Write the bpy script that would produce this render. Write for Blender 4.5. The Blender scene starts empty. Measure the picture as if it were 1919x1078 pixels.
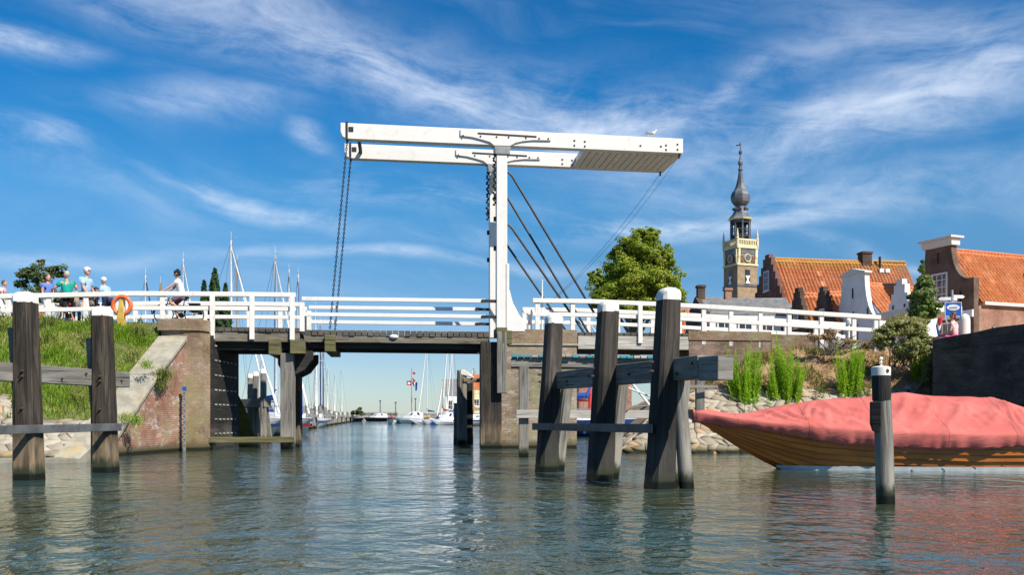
import bpy, bmesh, math, random
import numpy as np
from mathutils import Vector, Matrix

C = bpy.context.scene.collection
SC = bpy.context.scene
R = math.radians
V = Vector
random.seed(7)
RNG = np.random.default_rng(11)

# ---------------------------------------------------------------- camera, world, sun, exposure
CZ, F, HY = 1.2, 1750.0, 781.0            # eye height over the water, focal length and horizon row of the photograph
cam_data = bpy.data.cameras.new('camera')
cam_data.sensor_width = 36.0
cam_data.lens = 36.0 * F / 1919.0
cam_data.shift_y = (HY - 539.0) / 1919.0
cam_data.clip_start = 0.1
cam_data.clip_end = 9000
cam = bpy.data.objects.new('camera', cam_data)
C.objects.link(cam)
cam.location = (0, 0, CZ)
cam.rotation_euler = (R(90), 0, 0)
SC.camera = cam

SUN_EL = R(46)
TO_SUN = V((0.70 * math.cos(SUN_EL), -0.714 * math.cos(SUN_EL), math.sin(SUN_EL))).normalized()
sd = bpy.data.lights.new('sun', 'SUN')
sd.energy = 4.6
sd.angle = R(0.5)
sd.color = (1.0, 0.93, 0.81)
so = bpy.data.objects.new('sun', sd)
C.objects.link(so)
so.rotation_euler = (-TO_SUN).to_track_quat('-Z', 'Y').to_euler()
so.location = (30, -30, 60)

SC.view_settings.view_transform = 'Standard'
SC.view_settings.look = 'None'
SC.view_settings.gamma = 1.0
SC.view_settings.exposure = 0.68
SC.view_settings.use_curve_mapping = False


class NT:
    """small wrapper that makes node graphs readable"""
    def __init__(self, tree):
        self.t = tree
        tree.nodes.clear()

    def n(self, typ, **kw):
        nd = self.t.nodes.new(typ)
        for k, v in kw.items():
            setattr(nd, k, v)
        return nd

    def put(self, sock, val):
        if isinstance(val, bpy.types.NodeSocket):
            self.t.links.new(val, sock)
        elif val is not None:
            if sock.type == 'RGBA' and len(val) == 3:
                val = (*val, 1)
            sock.default_value = val

    def math(self, op, a, b=None, c=None, clamp=False):
        nd = self.n('ShaderNodeMath', operation=op, use_clamp=clamp)
        self.put(nd.inputs[0], a)
        if b is not None: self.put(nd.inputs[1], b)
        if c is not None: self.put(nd.inputs[2], c)
        return nd.outputs[0]

    def mix(self, fac, a, b, blend='MIX'):
        nd = self.n('ShaderNodeMix', data_type='RGBA', blend_type=blend)
        self.put(nd.inputs[0], fac); self.put(nd.inputs[6], a); self.put(nd.inputs[7], b)
        return nd.outputs[2]

    def ramp(self, fac, lo, hi, smooth=True, a=0.0, b=1.0):
        nd = self.n('ShaderNodeMapRange', interpolation_type='SMOOTHSTEP' if smooth else 'LINEAR')
        self.put(nd.inputs[0], fac); self.put(nd.inputs[1], lo); self.put(nd.inputs[2], hi)
        self.put(nd.inputs[3], a); self.put(nd.inputs[4], b)
        return nd.outputs[0]

    def comb(self, x, y, z=0.0):
        nd = self.n('ShaderNodeCombineXYZ')
        self.put(nd.inputs[0], x); self.put(nd.inputs[1], y); self.put(nd.inputs[2], z)
        return nd.outputs[0]

    def sep(self, v):
        nd = self.n('ShaderNodeSeparateXYZ'); self.put(nd.inputs[0], v)
        return nd.outputs

    def noise(self, vec, scale=1.0, detail=4.0, rough=0.55, dist=0.0, out=0):
        nd = self.n('ShaderNodeTexNoise')
        if vec is not None: self.put(nd.inputs['Vector'], vec)
        nd.inputs['Scale'].default_value = scale
        nd.inputs['Detail'].default_value = detail
        nd.inputs['Roughness'].default_value = rough
        nd.inputs['Distortion'].default_value = dist
        return nd.outputs[out]

    def scale(self, vec, s):
        nd = self.n('ShaderNodeVectorMath', operation='MULTIPLY')
        self.put(nd.inputs[0], vec); nd.inputs[1].default_value = s
        return nd.outputs[0]


world = bpy.data.worlds.new('World')
SC.world = world
world.use_nodes = True
w = NT(world.node_tree)
w_out = w.n('ShaderNodeOutputWorld')
w_bg = w.n('ShaderNodeBackground')
sky = w.n('ShaderNodeTexSky', sky_type='NISHITA')
sky.sun_disc = False
sky.sun_elevation = SUN_EL
sky.sun_rotation = R(135.5)
sky.air_density = 1.0
sky.dust_density = 0.25
sky.ozone_density = 2.2
w_dir = w.n('ShaderNodeTexCoord').outputs['Generated']
wx, wy, wz = w.sep(w_dir)
az = w.math('ARCTAN2', wx, wy)
el = w.math('ARCSINE', wz)
# pale at the horizon, deep blue above; lighter stops overhead added for ambient fill
cr = w.n('ShaderNodeValToRGB'); w.put(cr.inputs[0], w.math('DIVIDE', el, 1.6))
for i, (q, c) in enumerate(((0.0, (.50, .59, .72)), (.056, (.40, .51, .67)), (.094, (.26, .49, .66)), (.14, (.20, .56, .76)), (.206, (.05, .49, .79)), (.27, (.02, .44, .75)), (.42, (.20, .50, .78)), (.8, (.42, .62, .82)))):
    e_ = cr.color_ramp.elements[i] if i < 2 else cr.color_ramp.elements.new(q)
    e_.position = q; e_.color = (*c, 1)
tint = cr.outputs[0]
blue = w.mix(1.0, sky.outputs[0], tint, 'MULTIPLY')


def sky_pos(px, py):
    k = (px - 960) / F
    return math.atan(k), math.atan((HY - py) / F / math.sqrt(1 + k * k))


# cirrus: long soft bands made of streaky noise
warp = w.noise(w.comb(w.math('MULTIPLY', az, 2.2), w.math('MULTIPLY', el, 5.0)), 1.0, 3, 0.5)
el2 = w.math('ADD', el, w.math('MULTIPLY', w.math('SUBTRACT', warp, 0.5), 0.16))
el3 = w.math('ADD', el2, w.math('MULTIPLY', az, 0.14))
n_big = w.noise(w.comb(w.math('MULTIPLY', az, 2.6), w.math('MULTIPLY', el3, 11.0), 3.7), 1.0, 9, 0.58, 0.4)
n_fib = w.noise(w.comb(w.math('MULTIPLY', az, 7.0), w.math('MULTIPLY', el3, 52.0), 1.3), 1.0, 8, 0.68, 0.4)
n_puf = w.noise(w.comb(w.math('MULTIPLY', az, 13.0), w.math('MULTIPLY', el2, 26.0), 8.1), 1.0, 9, 0.68, 0.3)
streak = w.math('ADD', w.math('MULTIPLY', n_big, 0.50), w.math('ADD', w.math('MULTIPLY', n_fib, 0.20), w.math('MULTIPLY', n_puf, 0.30)))
mask = None
for (px, py, hl, hw, ang, amp) in [
        (560, 70, 420, 48, -9, .62), (820, 160, 560, 62, -10, .85), (1120, 215, 300, 45, -6, .95), (1345, 195, 120, 22, 28, .7),
        (1650, 230, 420, 60, 6, .85), (1780, 120, 260, 70, -20, .5), (1500, 130, 200, 50, 18, .35), (480, 385, 190, 20, -12, .8),
        (760, 375, 260, 38, -5, .55), (1300, 412, 420, 22, 3, .95), (1560, 360, 380, 34, -4, .6), (40, 100, 90, 22, 0, 1.0),
        (60, 290, 90, 18, 4, .75), (760, 488, 380, 12, -2, .6), (580, 268, 40, 16, -25, .8), (380, 215, 170, 30, 8, .55),
        (80, 455, 200, 14, 2, .5), (1780, 180, 60, 16, 10, .8), (230, 30, 160, 30, -8, .4), (1650, 470, 200, 14, -20, .4), (130, 330, 260, 30, -12, .28)]:
    u0, v0 = sky_pos(px, py)
    ca, sa = math.cos(R(ang)), math.sin(R(ang))
    du = w.math('SUBTRACT', az, u0); dv = w.math('SUBTRACT', el2, v0)
    p = w.math('ADD', w.math('MULTIPLY', du, ca * F / hl), w.math('MULTIPLY', dv, sa * F / hl))
    q = w.math('ADD', w.math('MULTIPLY', du, -sa * F / hw), w.math('MULTIPLY', dv, ca * F / hw))
    g = w.math('MULTIPLY', w.math('EXPONENT', w.math('MULTIPLY', w.math('ADD', w.math('MULTIPLY', p, p), w.math('MULTIPLY', q, q)), -1.0)), amp)
    mask = g if mask is None else w.math('MAXIMUM', mask, g)
# veil of thinner cloud over the rest of the sky, so that every direction has some
mask = w.math('MAXIMUM', mask, w.math('MULTIPLY', w.ramp(n_big, 0.45, 0.75), 0.16))
cover = w.math('MULTIPLY', w.ramp(streak, 0.37, 0.66), mask, clamp=True)
cover = w.math('MULTIPLY', w.math('POWER', cover, 0.9), 0.88, clamp=True)
sky_col = w.mix(cover, blue, (6.0, 6.5, 7.3))
w.put(w_bg.inputs[0], sky_col)
w_bg.inputs[1].default_value = 0.1
w.t.links.new(w_bg.outputs[0], w_out.inputs[0])


# ---------------------------------------------------------------- helpers
def P(px, py, d):
    """world point at distance d (metres along the view axis) seen at photograph pixel px, py"""
    return V(((px - 960) * d / F, d, CZ + (HY - py) * d / F))


def X(px, d): return (px - 960) * d / F
def Z(py, d): return CZ + (HY - py) * d / F


def tag(o, label=None, cat=None, group=None, kind=None):
    if label: o['label'] = label
    if cat: o['category'] = cat
    if group: o['group'] = group
    if kind: o['kind'] = kind
    return o


def thing(name, loc, label, cat, group=None, rz=0.0):
    o = bpy.data.objects.new(name, None)
    o.empty_display_size = 0.2
    C.objects.link(o)
    o.location = loc
    o.rotation_euler = (0, 0, rz)
    return tag(o, label, cat, group)


def kids(o): return [c for c in C.objects if c.parent == o]


def copy_tree(o, parent=None):
    c = o.copy()
    C.objects.link(c)
    if parent is not None:
        c.parent = parent
    for ch in KIDS.get(o.name, []):
        copy_tree(ch, c)
    return c


KIDS = {}


def auto_uv(me):
    """box-projected UVs in metres: u runs level along each face, v up it"""
    uvl = me.uv_layers.new(name='UVMap')
    nl = len(me.loops)
    co = np.empty(len(me.vertices) * 3); me.vertices.foreach_get('co', co); co = co.reshape(-1, 3)
    vi = np.empty(nl, dtype=np.int64); me.loops.foreach_get('vertex_index', vi)
    nf = len(me.polygons)
    nrm = np.empty(nf * 3); me.polygons.foreach_get('normal', nrm); nrm = nrm.reshape(-1, 3)
    lt = np.empty(nf, dtype=np.int64); me.polygons.foreach_get('loop_total', lt)
    fn = np.repeat(nrm, lt, axis=0)
    t = np.stack([-fn[:, 1], fn[:, 0], np.zeros(nl)], 1)
    ln = np.linalg.norm(t, axis=1)
    flat = ln < 0.25
    t[flat] = (1, 0, 0)
    t[~flat] /= ln[~flat, None]
    b = np.cross(fn, t)
    b[flat] = (0, 1, 0)
    p = co[vi]
    uv = np.stack([(p * t).sum(1), (p * b).sum(1)], 1)
    uvl.data.foreach_set('uv', uv.astype(np.float32).ravel())
    return uvl


class MB:
    """collects simple solids into one mesh"""
    def __init__(self):
        self.v = []; self.f = []; self.uv = {}; self.mi = {}; self.cur = 0

    def face(self, idx, uv=None):
        if uv is not None: self.uv[len(self.f)] = uv
        if self.cur: self.mi[len(self.f)] = self.cur
        self.f.append(tuple(idx))

    def pts(self, ps):
        b = len(self.v)
        self.v.extend([tuple(p) for p in ps])
        return b

    def poly(self, ps):
        b = self.pts(ps); self.face(range(b, b + len(ps))); return self

    def box(self, c, s, rz=0.0, m=None):
        c = V(c); x, y, z = s[0] / 2, s[1] / 2, s[2] / 2
        ca, sa = math.cos(rz), math.sin(rz)
        ps = []
        for (i, j, k) in [(-1, -1, -1), (1, -1, -1), (1, 1, -1), (-1, 1, -1), (-1, -1, 1), (1, -1, 1), (1, 1, 1), (-1, 1, 1)]:
            q = V((i * x, j * y, k * z))
            q = m @ q if m is not None else V((ca * q.x - sa * q.y, sa * q.x + ca * q.y, q.z))
            ps.append(c + q)
        b = self.pts(ps)
        for f in [(0, 3, 2, 1), (4, 5, 6, 7), (0, 1, 5, 4), (1, 2, 6, 5), (2, 3, 7, 6), (3, 0, 4, 7)]:
            self.face([b + i for i in f])
        return self

    def beam(self, p0, p1, wd, ht, up=(0, 0, 1), w1=None, h1=None):
        """rectangular bar from p0 to p1, wd across and ht along 'up', grain along its length"""
        p0, p1 = V(p0), V(p1)
        w1 = wd if w1 is None else w1; h1 = ht if h1 is None else h1
        d = (p1 - p0); L = d.length; d = d / L
        u = V(up); s = d.cross(u)
        if s.length < 1e-5: s = d.cross(V((1, 0, 0)))
        s.normalize(); u = s.cross(d).normalized()
        ps = []
        for (p, a, h) in ((p0, wd, ht), (p1, w1, h1)):
            for (i, j) in ((-1, -1), (1, -1), (1, 1), (-1, 1)):
                ps.append(p + s * (i * a / 2) + u * (j * h / 2))
        b = self.pts(ps); o = random.random() * 9
        acc = o
        for k in range(4):
            n = (k + 1) % 4; wk = wd if k % 2 == 0 else ht
            self.face([b + k, b + n, b + 4 + n, b + 4 + k], [(o, acc), (o, acc + wk), (o + L, acc + wk), (o + L, acc)])
            acc += wk
        self.face([b + 3, b + 2, b + 1, b]); self.face([b + 4, b + 5, b + 6, b + 7])
        return self

    def tube(self, ps, rs, n=8, cap=True, closed=False):
        ps = [V(p) for p in ps]
        if not hasattr(rs, '__len__'): rs = [rs] * len(ps)
        b0 = len(self.v); m = len(ps); acc = random.random() * 5
        ref = None; L = [acc]
        for i, p in enumerate(ps):
            if closed: d = ps[(i + 1) % m] - ps[i - 1]
            else: d = ps[min(i + 1, m - 1)] - ps[max(i - 1, 0)]
            d.normalize()
            if ref is None:
                ref = d.cross(V((0, 0, 1)))
                if ref.length < 1e-3: ref = d.cross(V((0, 1, 0)))
            ref = (ref - d * ref.dot(d)).normalized()
            o = d.cross(ref)
            if i: L.append(L[-1] + (ps[i] - ps[i - 1]).length)
            for k in range(n):
                a = 2 * math.pi * k / n
                self.v.append(tuple(p + (ref * math.cos(a) + o * math.sin(a)) * rs[i]))
        for i in range(m if closed else m - 1):
            j = (i + 1) % m
            for k in range(n):
                k2 = (k + 1) % n; c = 2 * math.pi * max(rs[i], .01) / n
                lj = L[j] if j else L[-1] + .1
                self.face([b0 + i * n + k, b0 + i * n + k2, b0 + j * n + k2, b0 + j * n + k],
                          [(L[i], k * c), (L[i], k * c + c), (lj, k * c + c), (lj, k * c)])
        if cap and not closed:
            self.face([b0 + k for k in reversed(range(n))])
            self.face([b0 + (m - 1) * n + k for k in range(n)])
        return self

    def prism(self, ps, ext):
        """polygon swept by the vector ext"""
        ext = V(ext); n = len(ps)
        b = self.pts(ps); self.pts([V(p) + ext for p in ps])
        self.face(reversed(range(b, b + n))); self.face(range(b + n, b + 2 * n))
        for k in range(n):
            k2 = (k + 1) % n
            self.face([b + k, b + k2, b + n + k2, b + n + k])
        return self

    def lathe(self, prof, c=(0, 0, 0), n=16, rot=0.0, sx=1.0, sy=1.0):
        c = V(c); b = len(self.v); m = len(prof)
        for (r, z) in prof:
            for k in range(n):
                a = 2 * math.pi * k / n + rot
                self.v.append((c.x + r * math.cos(a) * sx, c.y + r * math.sin(a) * sy, c.z + z))
        for i in range(m - 1):
            for k in range(n):
                k2 = (k + 1) % n
                self.face([b + i * n + k, b + i * n + k2, b + (i + 1) * n + k2, b + (i + 1) * n + k])
        self.face([b + k for k in reversed(range(n))]); self.face([b + (m - 1) * n + k for k in range(n)])
        return self

    def ball(self, c, r, n=12, m=8, rot=None):
        if not hasattr(r, '__len__'): r = (r, r, r)
        c = V(c); b = len(self.v)
        def q(x, y, z):
            p = V((x * r[0], y * r[1], z * r[2]))
            return c + (rot @ p if rot is not None else p)
        self.v.append(tuple(q(0, 0, -1)))
        for i in range(1, m):
            th = math.pi * i / m
            for k in range(n):
                a = 2 * math.pi * k / n
                self.v.append(tuple(q(math.sin(th) * math.cos(a), math.sin(th) * math.sin(a), -math.cos(th))))
        self.v.append(tuple(q(0, 0, 1)))
        e = len(self.v) - 1
        for k in range(n):
            k2 = (k + 1) % n
            self.face([b, b + 1 + k2, b + 1 + k])
            for i in range(m - 2):
                self.face([b + 1 + i * n + k, b + 1 + i * n + k2, b + 1 + (i + 1) * n + k2, b + 1 + (i + 1) * n + k])
            self.face([b + 1 + (m - 2) * n + k, b + 1 + (m - 2) * n + k2, e])
        return self

    def loft(self, rings, closed_ring=True, caps=True):
        n = len(rings[0]); b = len(self.v)
        for r in rings: self.v.extend([tuple(p) for p in r])
        for i in range(len(rings) - 1):
            for k in range(n if closed_ring else n - 1):
                k2 = (k + 1) % n
                self.face([b + i * n + k, b + i * n + k2, b + (i + 1) * n + k2, b + (i + 1) * n + k])
        if caps and closed_ring:
            self.face([b + k for k in reversed(range(n))]); self.face([b + (len(rings) - 1) * n + k for k in range(n)])
        return self

    def build(self, name, mat, parent=None, origin=None, smooth=False, bevel=0.0, fix=True):
        off = V((0, 0, 0))
        if parent is not None and origin is None and parent.get('_w'):
            off = V(parent['_w'])
        if parent is None and origin is not None:
            off = V(origin)
        me = bpy.data.meshes.new(name)
        vs = self.v if off.length == 0 else [(x - off.x, y - off.y, z - off.z) for (x, y, z) in self.v]
        me.from_pydata(vs, [], self.f)
        if self.mi:
            for k, i in self.mi.items(): me.polygons[k].material_index = i
        uvl = auto_uv(me)
        for k, q in self.uv.items():
            ls = me.polygons[k].loop_start
            for j, t in enumerate(q): uvl.data[ls + j].uv = t
        if fix:
            bm = bmesh.new(); bm.from_mesh(me)
            bmesh.ops.recalc_face_normals(bm, faces=bm.faces)
            bm.to_mesh(me); bm.free()
        mats = mat if isinstance(mat, (list, tuple)) else [mat]
        for m in mats: me.materials.append(m)
        if smooth:
            me.polygons.foreach_set('use_smooth', [True] * len(me.polygons))
            if smooth != 'all':
                me.set_sharp_from_angle(angle=R(40))
        o = bpy.data.objects.new(name, me)
        C.objects.link(o)
        if parent is not None:
            o.parent = parent
            KIDS.setdefault(parent.name, []).append(o)
            if origin is None and parent.get('_w'): o['_w'] = parent['_w']
        elif origin is not None:
            o.location = origin
            o['_w'] = tuple(origin)
        if bevel:
            b = o.modifiers.new('bevel', 'BEVEL'); b.width = bevel; b.segments = 2; b.limit_method = 'ANGLE'; b.angle_limit = R(50)
        return o


def build_each(mb, name, mat, parent, **kw):
    """every loose piece of the builder becomes a part of its own"""
    par = list(range(len(mb.v)))
    def find(i):
        while par[i] != i:
            par[i] = par[par[i]]; i = par[i]
        return i
    for f in mb.f:
        a = find(f[0])
        for i in f[1:]: par[find(i)] = a
    groups = {}
    for k, f in enumerate(mb.f): groups.setdefault(find(f[0]), []).append(k)
    out = []
    for ks in groups.values():
        m = MB(); idx = {}
        for k in ks:
            fc = []
            for i in mb.f[k]:
                if i not in idx: idx[i] = len(m.v); m.v.append(mb.v[i])
                fc.append(idx[i])
            m.face(fc, mb.uv.get(k))
        out.append(m.build(name, mat, parent, **kw))
    return out


def wthing(name, loc, label, cat, group=None):
    """a thing whose parts are modelled in world coordinates around its base"""
    o = thing(name, loc, label, cat, group)
    o['_w'] = tuple(loc)
    return o


def raw_mesh(name, co, faces, mat, parent=None, origin=None, smooth=False, uv=False):
    """big meshes from numpy arrays: co (n,3), faces (m,k)"""
    me = bpy.data.meshes.new(name)
    co = np.asarray(co, dtype=np.float32)
    off = np.array(origin if origin is not None else (parent['_w'] if parent is not None and parent.get('_w') else (0, 0, 0)), dtype=np.float32)
    co = co - off
    faces = np.asarray(faces, dtype=np.int32); m, k = faces.shape
    me.vertices.add(len(co)); me.vertices.foreach_set('co', co.ravel())
    me.loops.add(m * k); me.loops.foreach_set('vertex_index', faces.ravel())
    me.polygons.add(m)
    me.polygons.foreach_set('loop_start', np.arange(0, m * k, k, dtype=np.int32))
    me.polygons.foreach_set('loop_total', np.full(m, k, dtype=np.int32))
    if smooth: me.polygons.foreach_set('use_smooth', np.ones(m, dtype=bool))
    me.update(calc_edges=True)
    me.validate()
    if uv: auto_uv(me)
    for mm in (mat if isinstance(mat, (list, tuple)) else [mat]): me.materials.append(mm)
    o = bpy.data.objects.new(name, me)
    C.objects.link(o)
    if parent is not None:
        o.parent = parent; KIDS.setdefault(parent.name, []).append(o)
        if parent.get('_w'): o['_w'] = parent['_w']
    elif origin is not None:
        o.location = origin
    return o


def leaf_quads(cen, nrm, size, aspect=0.6, up=None):
    """one small four-sided leaf per centre"""
    n = len(cen)
    t = RNG.normal(size=(n, 3)) if up is None else up + RNG.normal(size=(n, 3)) * 0.35
    t -= nrm * (t * nrm).sum(1, keepdims=True)
    t /= np.linalg.norm(t, axis=1, keepdims=True) + 1e-9
    b = np.cross(nrm, t)
    s = np.asarray(size).reshape(-1, 1) * np.ones((n, 1))
    a = cen - t * s; c = cen + t * s
    l = cen + b * s * aspect; r = cen - b * s * aspect
    co = np.stack([a, l, c, r], 1).reshape(-1, 3)
    f = np.arange(n * 4).reshape(n, 4)
    return co, f


def unit(n):
    v = RNG.normal(size=(n, 3))
    return v / np.linalg.norm(v, axis=1, keepdims=True)
# ---------------------------------------------------------------- materials
def newmat(name):
    m = bpy.data.materials.new(name); m.use_nodes = True
    k = NT(m.node_tree)
    k.out = k.n('ShaderNodeOutputMaterial'); k.b = k.n('ShaderNodeBsdfPrincipled')
    k.t.links.new(k.b.outputs[0], k.out.inputs[0])
    return m, k


def coords(k, kind):
    if kind == 'Pos': return k.n('ShaderNodeNewGeometry').outputs['Position']
    return k.n('ShaderNodeTexCoord').outputs[kind]


def bump(k, h, strength=0.3, dist=0.02):
    nd = k.n('ShaderNodeBump'); nd.inputs['Strength'].default_value = strength; nd.inputs['Distance'].default_value = dist
    k.put(nd.inputs['Height'], h); k.put(k.b.inputs['Normal'], nd.outputs[0])


def surf(name, c1, c2, scale=2.0, rough=0.6, bmp=0.15, bscale=None, spec=0.4, stretch=(1, 1, 1), coord='Object', lo=.35, hi=.65, metal=0.0, dirt=None, dirt_amt=.5):
    m, k = newmat(name)
    v = coords(k, coord)
    if stretch != (1, 1, 1): v = k.scale(v, stretch)
    n1 = k.noise(v, scale, 6, .6)
    col = k.mix(k.ramp(n1, lo, hi), c1, c2)
    if dirt:
        n2 = k.noise(v, scale * .37, 7, .65, .6)
        col = k.mix(k.math('MULTIPLY', k.ramp(n2, .5, .72), dirt_amt), col, dirt)
    k.put(k.b.inputs['Base Color'], col)
    k.b.inputs['Roughness'].default_value = rough; k.b.inputs['Metallic'].default_value = metal
    k.b.inputs['Specular IOR Level'].default_value = spec
    if bmp: bump(k, k.noise(v, bscale or scale * 6, 5, .6), bmp, .02)
    return m


def plain(name, c, rough=.5, metal=0.0, spec=.4):
    """even coat with a little wear"""
    d = tuple(x * .8 for x in c)
    return surf(name, d, c, 5.0, rough, .04, 40, spec, metal=metal)


def wood(name, c1, c2, c3, rough=.75, wet=False, grain=18.0, bmp=.5, foot=False, stain=None):
    """grain runs along u (the length of the bar)"""
    m, k = newmat(name)
    uv = coords(k, 'UV')
    g = k.noise(k.scale(uv, (.9, grain, 1)), 1.0, 6, .65, .8)
    g2 = k.noise(k.scale(uv, (.5, 3.0, 1)), 1.3, 4, .6, .5)
    pos = coords(k, 'Pos')
    blot = k.noise(pos, 1.7, 5, .6)
    col = k.mix(k.ramp(g, .32, .68), c1, c2)
    col = k.mix(k.math('MULTIPLY', k.ramp(g2, .48, .7), .75), col, c3)
    col = k.mix(k.math('MULTIPLY', k.ramp(blot, .5, .75), .4), col, c1)
    if stain: col = k.mix(k.math('MULTIPLY', k.ramp(k.noise(k.scale(uv, (.9, 4.5, 1)), 1.0, 5, .6, .4), .62, .72), .8), col, stain)
    crack = k.ramp(k.noise(k.scale(uv, (.55, grain * .8, 1)), 1.0, 3, .5, .3), .60, .66)
    col = k.mix(k.math('MULTIPLY', crack, .75), col, tuple(x * .25 for x in c1))
    if foot:      # nearly black up to the waler
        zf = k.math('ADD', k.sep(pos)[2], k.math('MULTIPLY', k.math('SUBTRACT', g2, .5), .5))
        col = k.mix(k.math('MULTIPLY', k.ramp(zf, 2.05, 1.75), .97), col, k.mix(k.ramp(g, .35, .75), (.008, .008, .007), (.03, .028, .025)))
    if wet:
        z = k.sep(pos)[2]
        zz = k.math('ADD', z, k.math('MULTIPLY', k.math('SUBTRACT', k.noise(k.scale(pos, (7, 7, 1.5)), 1, 4, .7), .5), .5))
        pale = k.math('MULTIPLY', k.ramp(zz, 1.05, .55), k.ramp(g2, .3, .62))
        col = k.mix(k.math('MULTIPLY', pale, .75), col, wet if isinstance(wet, tuple) else (.27, .22, .16))
        col = k.mix(k.ramp(zz, .36, .16), col, (.035, .04, .022))
        col = k.mix(k.ramp(z, .16, .09), col, (.008, .009, .006))
        k.put(k.b.inputs['Roughness'], k.ramp(z, .3, .1, a=rough, b=.25))
    else:
        k.b.inputs['Roughness'].default_value = rough
    k.put(k.b.inputs['Base Color'], col)
    k.b.inputs['Specular IOR Level'].default_value = .3
    h = k.math('SUBTRACT', g, k.math('MULTIPLY', crack, .8))
    bump(k, h, bmp, .02)
    return m


def brick(name, c1, c2, mortar, pale=None, pale_amt=.6, moss=None, wet=False, bw=.22, rh=.07, pale_z=None):
    m, k = newmat(name)
    uv = coords(k, 'UV'); pos = coords(k, 'Pos')
    wob = k.n('ShaderNodeVectorMath', operation='ADD')
    nz = k.n('ShaderNodeVectorMath', operation='MULTIPLY_ADD')
    k.put(nz.inputs[0], k.noise(pos, 3.0, 3, .5, out=1)); nz.inputs[1].default_value = (.03, .03, .03); nz.inputs[2].default_value = (-.015, -.015, -.015)
    k.put(wob.inputs[0], uv); k.put(wob.inputs[1], nz.outputs[0])
    b = k.n('ShaderNodeTexBrick')
    k.put(b.inputs['Vector'], wob.outputs[0])
    k.put(b.inputs['Color1'], c1); k.put(b.inputs['Color2'], c2); k.put(b.inputs['Mortar'], mortar)
    b.inputs['Scale'].default_value = 1; b.inputs['Mortar Size'].default_value = .009; b.inputs['Mortar Smooth'].default_value = .3
    b.inputs['Brick Width'].default_value = bw; b.inputs['Row Height'].default_value = rh; b.inputs['Bias'].default_value = 0
    n1 = k.noise(pos, .9, 6, .65)
    col = k.mix(k.ramp(n1, .35, .7), b.outputs[0], tuple(x * .62 for x in c2))
    spk = k.noise(pos, 9.0, 5, .7)
    col = k.mix(k.math('MULTIPLY', k.ramp(spk, .52, .75), .5), col, tuple(min(1, x * 1.7) for x in c1))
    z = k.sep(pos)[2]
    if pale:
        n2 = k.noise(k.scale(pos, (1.4, 1.4, 3.2)), 1.0, 7, .72)
        f = k.ramp(n2, .47, .62)
        if pale_z: f = k.math('MULTIPLY', f, k.ramp(z, pale_z[1], pale_z[0]))
        f = k.math('MULTIPLY', f, k.ramp(k.noise(k.scale(uv, (4, 14, 1)), 1, 3, .7), .35, .6))
        col = k.mix(k.math('MULTIPLY', f, pale_amt), col, pale)
    if moss:
        n3 = k.noise(pos, 1.3, 6, .7, .4)
        col = k.mix(k.math('MULTIPLY', k.ramp(n3, .47, .66), .75), col, moss)
    if wet:
        zz = k.math('ADD', z, k.math('MULTIPLY', k.noise(pos, 4, 4, .6), .2))
        col = k.mix(k.ramp(zz, .5, .22), col, (.10, .085, .045))
        col = k.mix(k.ramp(z, .15, .07), col, (.012, .013, .008))
    k.put(k.b.inputs['Base Color'], col)
    k.b.inputs['Roughness'].default_value = .88; k.b.inputs['Specular IOR Level'].default_value = .25
    h = k.math('ADD', k.math('MULTIPLY', b.outputs['Fac'], -1.0), k.math('MULTIPLY', spk, .6))
    bump(k, h, .7, .015)
    return m


def leafmat(name, c1, c2, c3, trans=.35, rough=.5):
    m, k = newmat(name)
    gi = k.n('ShaderNodeNewGeometry')
    rnd = gi.outputs['Random Per Island']
    big = k.noise(gi.outputs['Position'], .9, 3, .5)
    col = k.mix(k.ramp(rnd, .0, 1.0, False), c1, c2)
    col = k.mix(k.ramp(big, .42, .64), col, c3)
    k.put(k.b.inputs['Base Color'], col)
    k.b.inputs['Roughness'].default_value = rough; k.b.inputs['Specular IOR Level'].default_value = .25
    tr = k.n('ShaderNodeBsdfTranslucent'); k.put(tr.inputs[0], k.mix(.5, col, (c2[0] * 1.3, c2[1] * 1.3, c2[2] * .7)))
    mx = k.n('ShaderNodeMixShader'); mx.inputs[0].default_value = trans
    k.t.links.new(k.b.outputs[0], mx.inputs[1]); k.t.links.new(tr.outputs[0], mx.inputs[2]); k.t.links.new(mx.outputs[0], k.out.inputs[0])
    return m


M = {}
# white paint: slight grime and hairline streaks
def white_paint(name, c=(.72, .69, .655), grime=(.42, .38, .30), amt=.4):
    m, k = newmat(name)
    uv = coords(k, 'UV'); pos = coords(k, 'Pos')
    n1 = k.noise(k.scale(uv, (.7, 9, 1)), 1.0, 6, .65)
    n2 = k.noise(pos, 2.3, 6, .65, .5)
    col = k.mix(k.ramp(n1, .3, .7), tuple(x * .93 for x in c), c)
    col = k.mix(k.math('MULTIPLY', k.math('MULTIPLY', k.ramp(n2, .52, .74), k.ramp(n1, .35, .6)), amt), col, grime)
    run = k.math('MULTIPLY', k.ramp(k.noise(k.scale(pos, (7, 7, 1.1)), 1.0, 4, .6), .62, .74), k.ramp(n2, .42, .6))
    col = k.mix(k.math('MULTIPLY', run, .55), col, (.36, .25, .15))
    k.put(k.b.inputs['Base Color'], col); k.b.inputs['Roughness'].default_value = .5; k.b.inputs['Specular IOR Level'].default_value = .3
    bump(k, k.noise(k.scale(uv, (2, 30, 1)), 1.0, 4, .6), .12, .01)
    return m
M['white'] = white_paint('white_paint')
M['white_worn'] = white_paint('worn_white_paint', (.76, .735, .68), (.32, .28, .2), .75)
M['white_wall'] = surf('white_plaster', (.70, .72, .74), (.80, .81, .82), 1.2, .8, .15, 20, dirt=(.5, .48, .43), dirt_amt=.35)
M['iron'] = surf('black_iron', (.012, .012, .014), (.03, .03, .033), 6, .5, .2, 40)
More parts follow.
